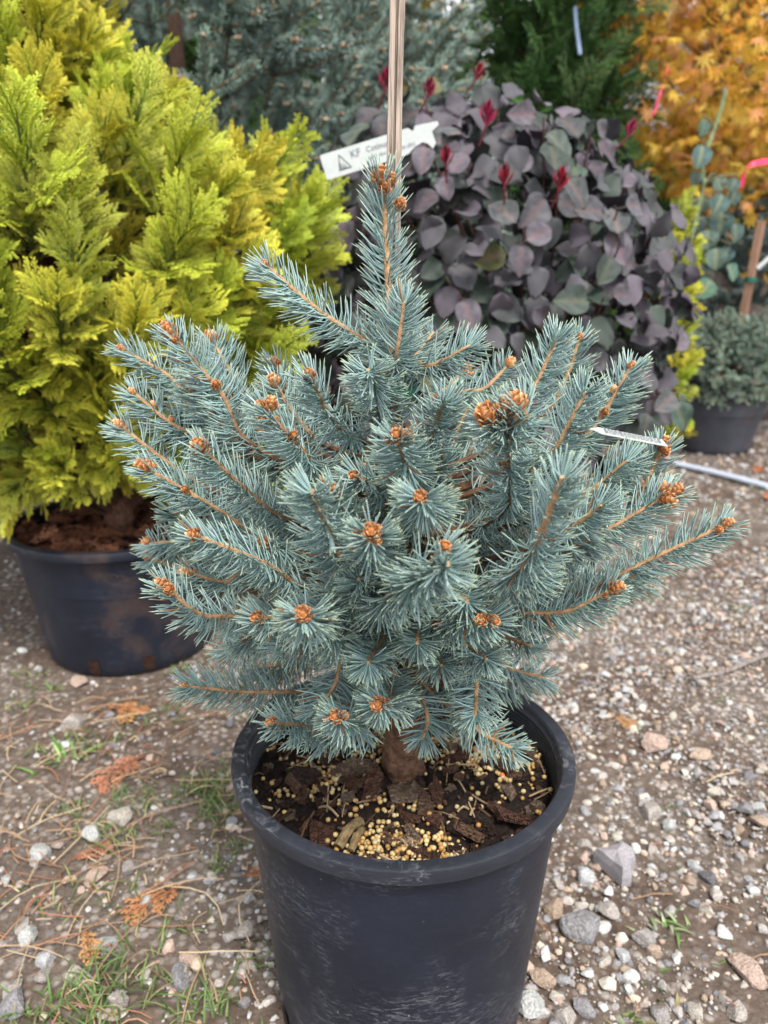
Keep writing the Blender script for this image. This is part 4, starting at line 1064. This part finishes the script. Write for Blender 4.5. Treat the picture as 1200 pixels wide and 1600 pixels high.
# hedge-like row of conifers and broad trees closing the far side of the nursery
for k, (x, y, h, r_) in enumerate([(-3.6, 5.2, 2.8, .75), (-2.3, 4.6, 2.9, .8), (-1.2, 5.4, 3.0, .8), (1.35, 5.4, 1.15, .55), (2.35, 5.0, 1.3, .6), (3.3, 5.2, 2.5, .7), (4.3, 5.6, 2.9, .8)]):
    golden_conifer('conifer', ['dark green conifer of the far row, outermost beyond the golden conifer', 'dark green conifer of the far row behind the golden conifer', 'dark green conifer of the far row behind the tall blue spruce', 'broad low dark conifer behind the arborvitae and maple', 'broad low dark conifer behind the board crate', 'dark green conifer of the far row behind the pale blue spruce', 'dark green conifer of the far row, outermost past the pale blue spruce'][k], (x, y, 0), [(.05, r_ * .9), (h * .4, r_), (h * .8, r_ * .6), (h, .05)], vert, 120, 40, 3.0, 1.0, ARB, .0, .05, 'conifer', False, 'far row of conifers')
for k, (x, y, h) in enumerate([(-5.5, 9.5, 4.8), (-2.6, 10.5, 4.2), (.4, 11.0, 3.4), (3.0, 9.6, 3.2), (6.4, 9.8, 4.6)]):
    broad_tree('autumn_tree', ['tall yellow green tree beyond the nursery rows, behind the golden conifer', 'yellow green tree beyond the nursery rows, behind the tall blue spruce', 'shorter yellow green tree standing behind the airy olive tree', 'low spreading yellow green tree behind the grey shed and maple', 'tall yellow green tree beyond the nursery rows, past the maple'][k], (x, y, 0), [(0, 0, 0), (0, 0, h * .4), (.1, 0, h * .8)], (0, 0, h * .62), (1.5, 1.2, h * .42), 1700, [(.16, .17, .05), (.22, .19, .05), (.11, .14, .045), (.30, .2, .06)], .15, 40, tr=.09, tcol=(.1, .08, .06), group='far autumn trees', gap=.42)

# grey gabled shed far behind
def shed():
    c = at(985, 110, 9.0); t = thing('shed', 'grey gabled shed partly hidden behind the maple', 'shed', (c[0] + .4, 9.6, 0)); mb = MB()
    w, d, h, g = 1.9, 1.6, 2.15, 3.0
    V = np.array([(-w, -d, 0), (w, -d, 0), (w, d, 0), (-w, d, 0), (-w, -d, h), (w, -d, h), (w, d, h), (-w, d, h), (0, -d, g), (0, d, g)])
    mb.addm(V, [[4, 5, 8], [6, 7, 9]], [[0, 1, 5, 4], [1, 2, 6, 5], [2, 3, 7, 6], [3, 0, 4, 7]], (1, 1, 1)); ob('wall', mb.mesh('wall', M_HOUSE), t)
    for s in (-1, 1):
        mb = MB(); e = .12; q = np.array([(s * (w + .2), -d - .2, h - .06), (s * (w + .2), d + .2, h - .06), (0, d + .2, g + .06), (0, -d - .2, g + .06)]); V = np.vstack([q, q + np.array([0, 0, e])])
        mb.add(V, [[0, 1, 2, 3], [4, 7, 6, 5], [0, 4, 5, 1], [1, 5, 6, 2], [2, 6, 7, 3], [3, 7, 4, 0]]); ob('roof', mb.mesh('roof', M_ROOF), t)
    for x in (-.9, .9):
        mb = MB(); V = np.array([(x - .35, -d - .03, 1.0), (x + .35, -d - .03, 1.0), (x + .35, -d - .03, 1.8), (x - .35, -d - .03, 1.8)]); V2 = np.vstack([V, V + np.array([0, .06, 0])])
        mb.add(V2, [[0, 1, 2, 3], [0, 4, 5, 1], [1, 5, 6, 2], [2, 6, 7, 3], [3, 7, 4, 0]]); wn = ob('window', mb.mesh('window', M_TRIM), t)
        mb = MB(); V = (V - V.mean(0)) * .86 + V.mean(0) - np.array([0, .01, 0]); mb.add(V, [[0, 1, 2, 3]]); ob('pane', mb.mesh('pane', M_GLASS), wn)
shed()

# round-leaved sapling with its stem, stake and ribbons
def sapling():
    Y = 1.95; b = ground_at(1110, 715); base = np.array([at(1097, 430, Y)[0], Y, 0])
    t = thing('redbud_sapling', 'thin green stemmed sapling with round blue green leaves beside the purple shrub', 'sapling', tuple(base))
    mb = MB(); P = path([(-.16, .05, 0), (-.10, .03, .35), at(1097, 300, Y) - base, at(1098, 255, Y) - base, at(1120, 190, Y) - base, at(1135, 140, Y) - base], 24)[0]; tube(mb, P, np.linspace(.010, .005, 24), 8, (.19, .24, .13), .05); ob('stem', mb.mesh('stem', M_BARK), t)
    me = [leaf_mesh(700 + k, c, tuple(x * 1.25 for x in c), (.2, .24, .14), None, 1.02, .03) for k, c in enumerate([(.085, .17, .115), (.075, .13, .115), (.10, .155, .12)])]
    for (px, py, s, dy) in [(1096, 245, 36, 0), (1098, 200, 26, 0), (1127, 320, 34, -.03), (1146, 365, 32, 0), (1128, 350, 40, .02), (1085, 280, 26, .03), (1148, 310, 24, .03), (1105, 375, 34, 0), (1118, 405, 36, -.02), (1093, 430, 34, .02), (1110, 455, 36, 0), (1075, 400, 30, .05), (1135, 430, 32, .06), (1090, 350, 30, .04), (1150, 290, 22, .0), (1072, 320, 26, .06), (1100, 320, 28, .05), (1120, 290, 26, .06), (1140, 400, 26, .04)]:
        p = at(px, py - s * .5, Y + dy) - base; sc = s * 2.55 / FPX * .88
        f = nrm(np.array([rng.normal(0, .35), -.25, -1])); place_leaf(me[rng.integers(0, 3)], t, p - f * .28 * sc, f, (rng.normal(0, .3), -1, .35), sc)
        a = P[np.argmin(np.linalg.norm(P - p, axis=1))]; m2 = MB(); tube(m2, path([a, (a + p) / 2 + np.array([0, 0, .015]), p - f * .28 * sc], 6)[0], .0018, 5, (.2, .2, .12)); ob('twig', m2.mesh('twig', M_BARK), t)
sapling()

def simple_stake(a, b, w, mat, label):
    a, b = np.array(a), np.array(b); mb = MB(); tube(mb, np.array([a, a * .6 + b * .4, b]), w, 4, (1, 1, 1)); return ob('plant_stake', mb.mesh('plant_stake', mat), None, label=label, category='stake')
p0, p1 = at(1160, 500, 2.62), at(1190, 345, 2.62); p0 = p1 + (p0 - p1) * 2.35
simple_stake((p0[0], 2.62, -.02), p1, .018, M_STAKE2, 'slanting brown wooden stake in front of the old board crate')
mb = MB(); q = at(1173, 437, 2.62); a = np.linspace(0, 6.283, 13)
for k in range(12):
    u0 = np.array([.024 * math.cos(a[k]), .024 * math.sin(a[k]), 0]); u1 = np.array([.024 * math.cos(a[k + 1]), .024 * math.sin(a[k + 1]), 0]); h = np.array([0, 0, .010]); mb.add(np.array([q + u0 - h, q + u1 - h, q + u1 + h, q + u0 + h]), [[0, 1, 2, 3]])
ob('plant_tie', mb.mesh('plant_tie', M_TIE), None, label='green band tied round the slanting brown stake', category='tie')

def crate():
    a, b = at(1105, 425, 3.0), at(1215, 480, 3.0); x0, x1 = a[0] - .05, b[0] + .25; t = thing('board_crate', 'weathered grey board crate behind the juniper pot', 'crate', ((x0 + x1) / 2, 3.0, 0)); w = (x1 - x0) / 2
    def board(nm, lo, hi):
        mb = MB(); x, y, z = zip(lo, hi); V = np.array([(x[i], y[j], z[k]) for k in (0, 1) for j in (0, 1) for i in (0, 1)])
        mb.add(V, [[0, 1, 5, 4], [1, 3, 7, 5], [3, 2, 6, 7], [2, 0, 4, 6], [4, 5, 7, 6], [0, 2, 3, 1]]); ob(nm, mb.mesh(nm, M_PALLET), t)
    top = a[2]
    for k in range(5): z1 = top - k * .115; board('board', (-w, -.012, max(z1 - .10, .01)), (w, .012, z1))
    for x in (-w + .05, 0, w - .05): board('post', (x - .03, .014, 0), (x + .03, .06, top + .01))
    for k in range(4): board('board', (-w, .25 + .11 * k, top - .02), (w, .35 + .11 * k, top))
    for x in (-w + .05, w - .05): board('post', (x - .03, .62, 0), (x + .03, .68, top - .022))
crate()

def ribbon(pts, w, label, mat=M_RIB, name='ribbon'):
    P = path(pts, 14)[0]; mb = MB(); n = len(P); tw = np.linspace(0, 1.5, n); V = []
    for i in range(n): d = np.array([math.cos(tw[i]) * .5, math.sin(tw[i]) * .3, .7]) * w; V += [P[i] - d, P[i] + d]
    i = np.arange(n - 1) * 2; mb.add(np.array(V), np.stack([i, i + 1, i + 3, i + 2], 1)); ob(name, mb.mesh(name, mat, True), None, label=label, category=name)
ribbon([at(1160, 292, 2.30), at(1164, 265, 2.28), at(1180, 255, 2.27), at(1215, 250, 2.30)], .014, 'bright pink marking ribbon draped near the pale blue spruce')
ribbon([at(1021, 180, 2.45), at(1028, 160, 2.45), at(1033, 140, 2.45), at(1044, 105, 2.5)], .012, 'pinkish red ribbon dangling in the maple foliage')
mb = MB(); tube(mb, path([at(898, 10, 2.62), at(901, 45, 2.62), at(906, 85, 2.62)], 10)[0], .007, 6, (1, 1, 1)); ob('rope', mb.mesh('rope', M_ROPE), None, label='pale blue rope hanging against the dark arborvitae', category='rope')
simple = at(1205, 395, 2.5)
mb = MB(); tube(mb, np.array([at(1183, 420, 2.5), at(1230, 378, 2.5)]), .009, 6, (1, 1, 1)); ob('strap', mb.mesh('strap', M_TAG), None, label='white plastic strap slanting beside the brown stake', category='strap')

# ------------------------------------------------------------------ loose things on the ground
scatter_gravel(); scatter_stones()
def gnd(px, py): g = ground_at(px, py); return np.array([g[0], g[1], float(gz(np.array(g[0]), np.array(g[1])))])
a, b = gnd(1055, 728), gnd(1200, 764); mb = MB(); tube(mb, path([a + np.array([0, 0, .012]), (a + b) / 2 + np.array([.0, .01, .014]), b + np.array([0, 0, .012])], 12)[0], .014, 8, (1, 1, 1), flat=.7); ob('plastic_pipe', mb.mesh('plastic_pipe', M_PIPE), None, label='pale blue grey plastic pipe lying in front of the juniper pot', category='pipe')
mb = MB(); P = path([gnd(1082, 1062), gnd(1130, 1052), gnd(1165, 1040), gnd(1215, 1020)], 14)[0] + np.array([0, 0, .008]); tube(mb, P, np.linspace(.004, .0055, 14), 6, (.22, .19, .17), .1); ob('twig', mb.mesh('twig', M_BARK), None, label='bare grey twig lying on the open gravel', category='twig')

def frond_mesh(seed, c0, c1, c2):
    mb = MB(); spray(mb, Matrix.Identity(4), .05, np.array(c0), np.array(c1), np.array(c2), 6, .0013, .12, np.random.default_rng(seed), 3); return mb.mesh('frond', M_DRY)
FROND = [frond_mesh(800 + k, c0, c1, c2) for k, (c0, c1, c2) in enumerate([((.16, .06, .025), (.30, .125, .05), (.40, .19, .085)), ((.2, .085, .03), (.38, .18, .07), (.48, .26, .11)), ((.16, .06, .03), (.28, .11, .06), (.38, .17, .10))])]
for k, (px, py, s, h, lab) in enumerate([(165, 1105, 1.5, 1.4, 'rust orange dry frond below the golden conifer pot'), (205, 1095, 1.3, .2, 'long rusty dry frond between the two large pots'), (225, 1180, 1.7, -.6, 'bright tan orange dry frond among the grass and straw'), (290, 1385, 1.5, -.9, 'pale orange forked frond lying near the scuffed pot'), (135, 1455, .9, .5, 'small rust frond on gravel by white stones'), (110, 1345, 1.0, 2.2, 'dark dead frond among straw'), (380, 1375, .9, 1.9, 'small reddish frond beside the scuffed pot wall'), (960, 1125, .8, .6, 'little orange frond on the open gravel')]):
    g = gnd(px, py); ob('dry_frond', FROND[k % 3], None, g + np.array([0, 0, .008]), (R(86), rng.normal(0, .1), h), s, label=lab, category='frond')
LD = leaf_mesh(820, (.28, .10, .05), (.36, .16, .08), (.2, .08, .04), M_DRY, .7, .12, 'fallen_leaf')
for (px, py, s, lab) in [(1175, 735, .05, 'rust brown fallen leaf by the pale pipe'), (1152, 702, .045, 'orange brown fallen leaf against the faded pot'), (1190, 775, .05, 'pale fallen leaf on the gravel past the pipe'), (1165, 820, .04, 'small red brown leaf on gravel beyond the spruce')]:
    g = gnd(px, py); ob('fallen_leaf', LD, None, g + np.array([0, 0, .012]), (rng.normal(0, .3), rng.normal(0, .3), rng.uniform(0, 6.28)), s, label=lab, category='leaf')

def straw_and_grass():
    mb = MB()
    for k in range(620):
        if k < 330: x, y = rng.uniform(-.62, -.12), rng.uniform(-.25, .55)
        elif k < 470: x, y = rng.normal(-.40, .10), rng.normal(.18, .12)
        else: x, y = rng.uniform(.12, .9), rng.uniform(-.3, 1.2)
        if any((x - a) ** 2 + (y - b) ** 2 < (r_ + .03) ** 2 for a, b, r_ in POTS): continue
        L = (.015 + .10 * rng.uniform() ** 2) * (1 if k < 470 else .5); h = rng.uniform(0, 6.283); d = np.array([math.cos(h), math.sin(h)]); bnd = rng.normal(0, .09)
        P = np.array([[x, y]] * 5) + np.linspace(-.5, .5, 5)[:, None] * L * d + (np.linspace(-1, 1, 5) ** 2)[:, None] * bnd * L * np.array([-d[1], d[0]])
        z = gz(P[:, 0], P[:, 1]) + .006 + .006 * rng.uniform(0, 1) + np.array([0, .002, .004, .003, 0]) * rng.uniform(0, 2)
        tube(mb, np.c_[P, z], rng.uniform(.0004, .0010), 4, np.array([(.36, .25, .15), (.28, .17, .10), (.44, .34, .21), (.20, .11, .07), (.30, .13, .07)][rng.integers(0, 5)]), caps=False)
    ob('straw', mb.mesh('straw', M_DRY), None, kind='stuff', label='dry straw stalks and brown needles littering the dirt', category='straw')
    def tuft(mb, x, y, n, L, cols, spread=1.0, w=.0012):
        z0 = float(gz(np.array(x), np.array(y)))
        for k in range(int(n * 1.5)):
            a = rng.uniform(0, 6.283); l = L * rng.uniform(.35, 1.1) * .8; lean = rng.uniform(.4, 1.25) * spread; o = np.array([math.cos(a), math.sin(a), 0]); sd_ = np.array([-o[1], o[0], 0])
            b = np.array([x, y, z0]) + np.array([rng.normal(0, L * .4), rng.normal(0, L * .4), 0]); c = np.array(cols[rng.integers(0, len(cols))]) * rng.uniform(.75, 1.2)
            V = []; ss = (0, .3, .6, .85, 1)
            for s in ss:
                p = b + o * l * lean * s ** 1.3 + np.array([0, 0, l * (s - .62 * lean * s * s)]); ww = w * (1 - s ** 2) * rng.uniform(.9, 1.1) + .0001; V += [p - sd_ * ww, p + np.array([0, 0, -ww * .5]), p + sd_ * ww]
            F = []
            for q in range(4): i = q * 3; F += [[i, i + 1, i + 4, i + 3], [i + 1, i + 2, i + 5, i + 4]]
            mb.add(np.array(V), F, c)
    G = [(.10, .17, .045), (.13, .20, .06), (.08, .135, .035), (.20, .24, .09), (.24, .22, .10)]
    mb = MB()
    def px_t(px, py, n, L, **k): g = ground_at(px, py); tuft(mb, g[0], g[1], n, L, G, **k)
    for (px, py, n, L) in [(330, 1240, 40, .04), (350, 1270, 34, .04), (310, 1225, 20, .035), (205, 1250, 14, .05), (180, 1310, 12, .05), (150, 1160, 10, .05), (250, 1290, 14, .03), (345, 1205, 14, .035), (130, 1550, 24, .05), (180, 1530, 22, .05), (215, 1500, 14, .05), (150, 1590, 26, .05), (100, 1400, 8, .04), (165, 1400, 6, .04), (240, 1420, 8, .04), (290, 1590, 22, .05), (325, 1580, 16, .045), (85, 1580, 16, .05), (390, 1490, 10, .03), (270, 1110, 12, .03), (160, 1420, 8, .03), (60, 1180, 6, .03), (40, 1052, 6, .03), (80, 1075, 10, .025), (275, 1045, 14, .025), (345, 1350, 10, .02), (215, 1120, 10, .03)]:
        px_t(px, py, n, L)
    for k in range(190):
        x, y = (rng.uniform(.2, 1.3), rng.uniform(-.2, 2.2)) if k < 70 else (rng.uniform(-.7, -.1), rng.uniform(-.2, 1.2))
        if any((x - a) ** 2 + (y - b) ** 2 < (r_ + .02) ** 2 for a, b, r_ in POTS): continue
        tuft(mb, x, y, int(rng.integers(4, 14)), rng.uniform(.012, .03), G, spread=1.0, w=.0010)
    ob('grass', mb.mesh('grass', M_GRASS, True), None, kind='stuff', label='thin green grass and weeds sprouting through the gravel', category='grass')
    for (px, py, n, L, cols, lab) in [(1046, 1440, 16, .035, [(.25, .32, .14), (.36, .40, .22), (.14, .24, .07)], 'pale stemmed grass weed growing from the open gravel'), (985, 1592, 12, .03, G, 'small spiky weed between stones near the scuffed pot'), (1032, 1540, 8, .024, G, 'tiny two leaved weed on the gravel'), (112, 1175, 16, .06, [(.22, .34, .10), (.30, .42, .16), (.12, .24, .05)], 'broad bladed bright grass clump among straw')]:
        m2 = MB(); g = ground_at(px, py); tuft(m2, 0, 0, n, L, cols, 1.1, .0026); ob('weed', m2.mesh('weed', M_GRASS, True), None, (g[0], g[1], float(gz(np.array(g[0]), np.array(g[1])))), label=lab, category='weed')
straw_and_grass()
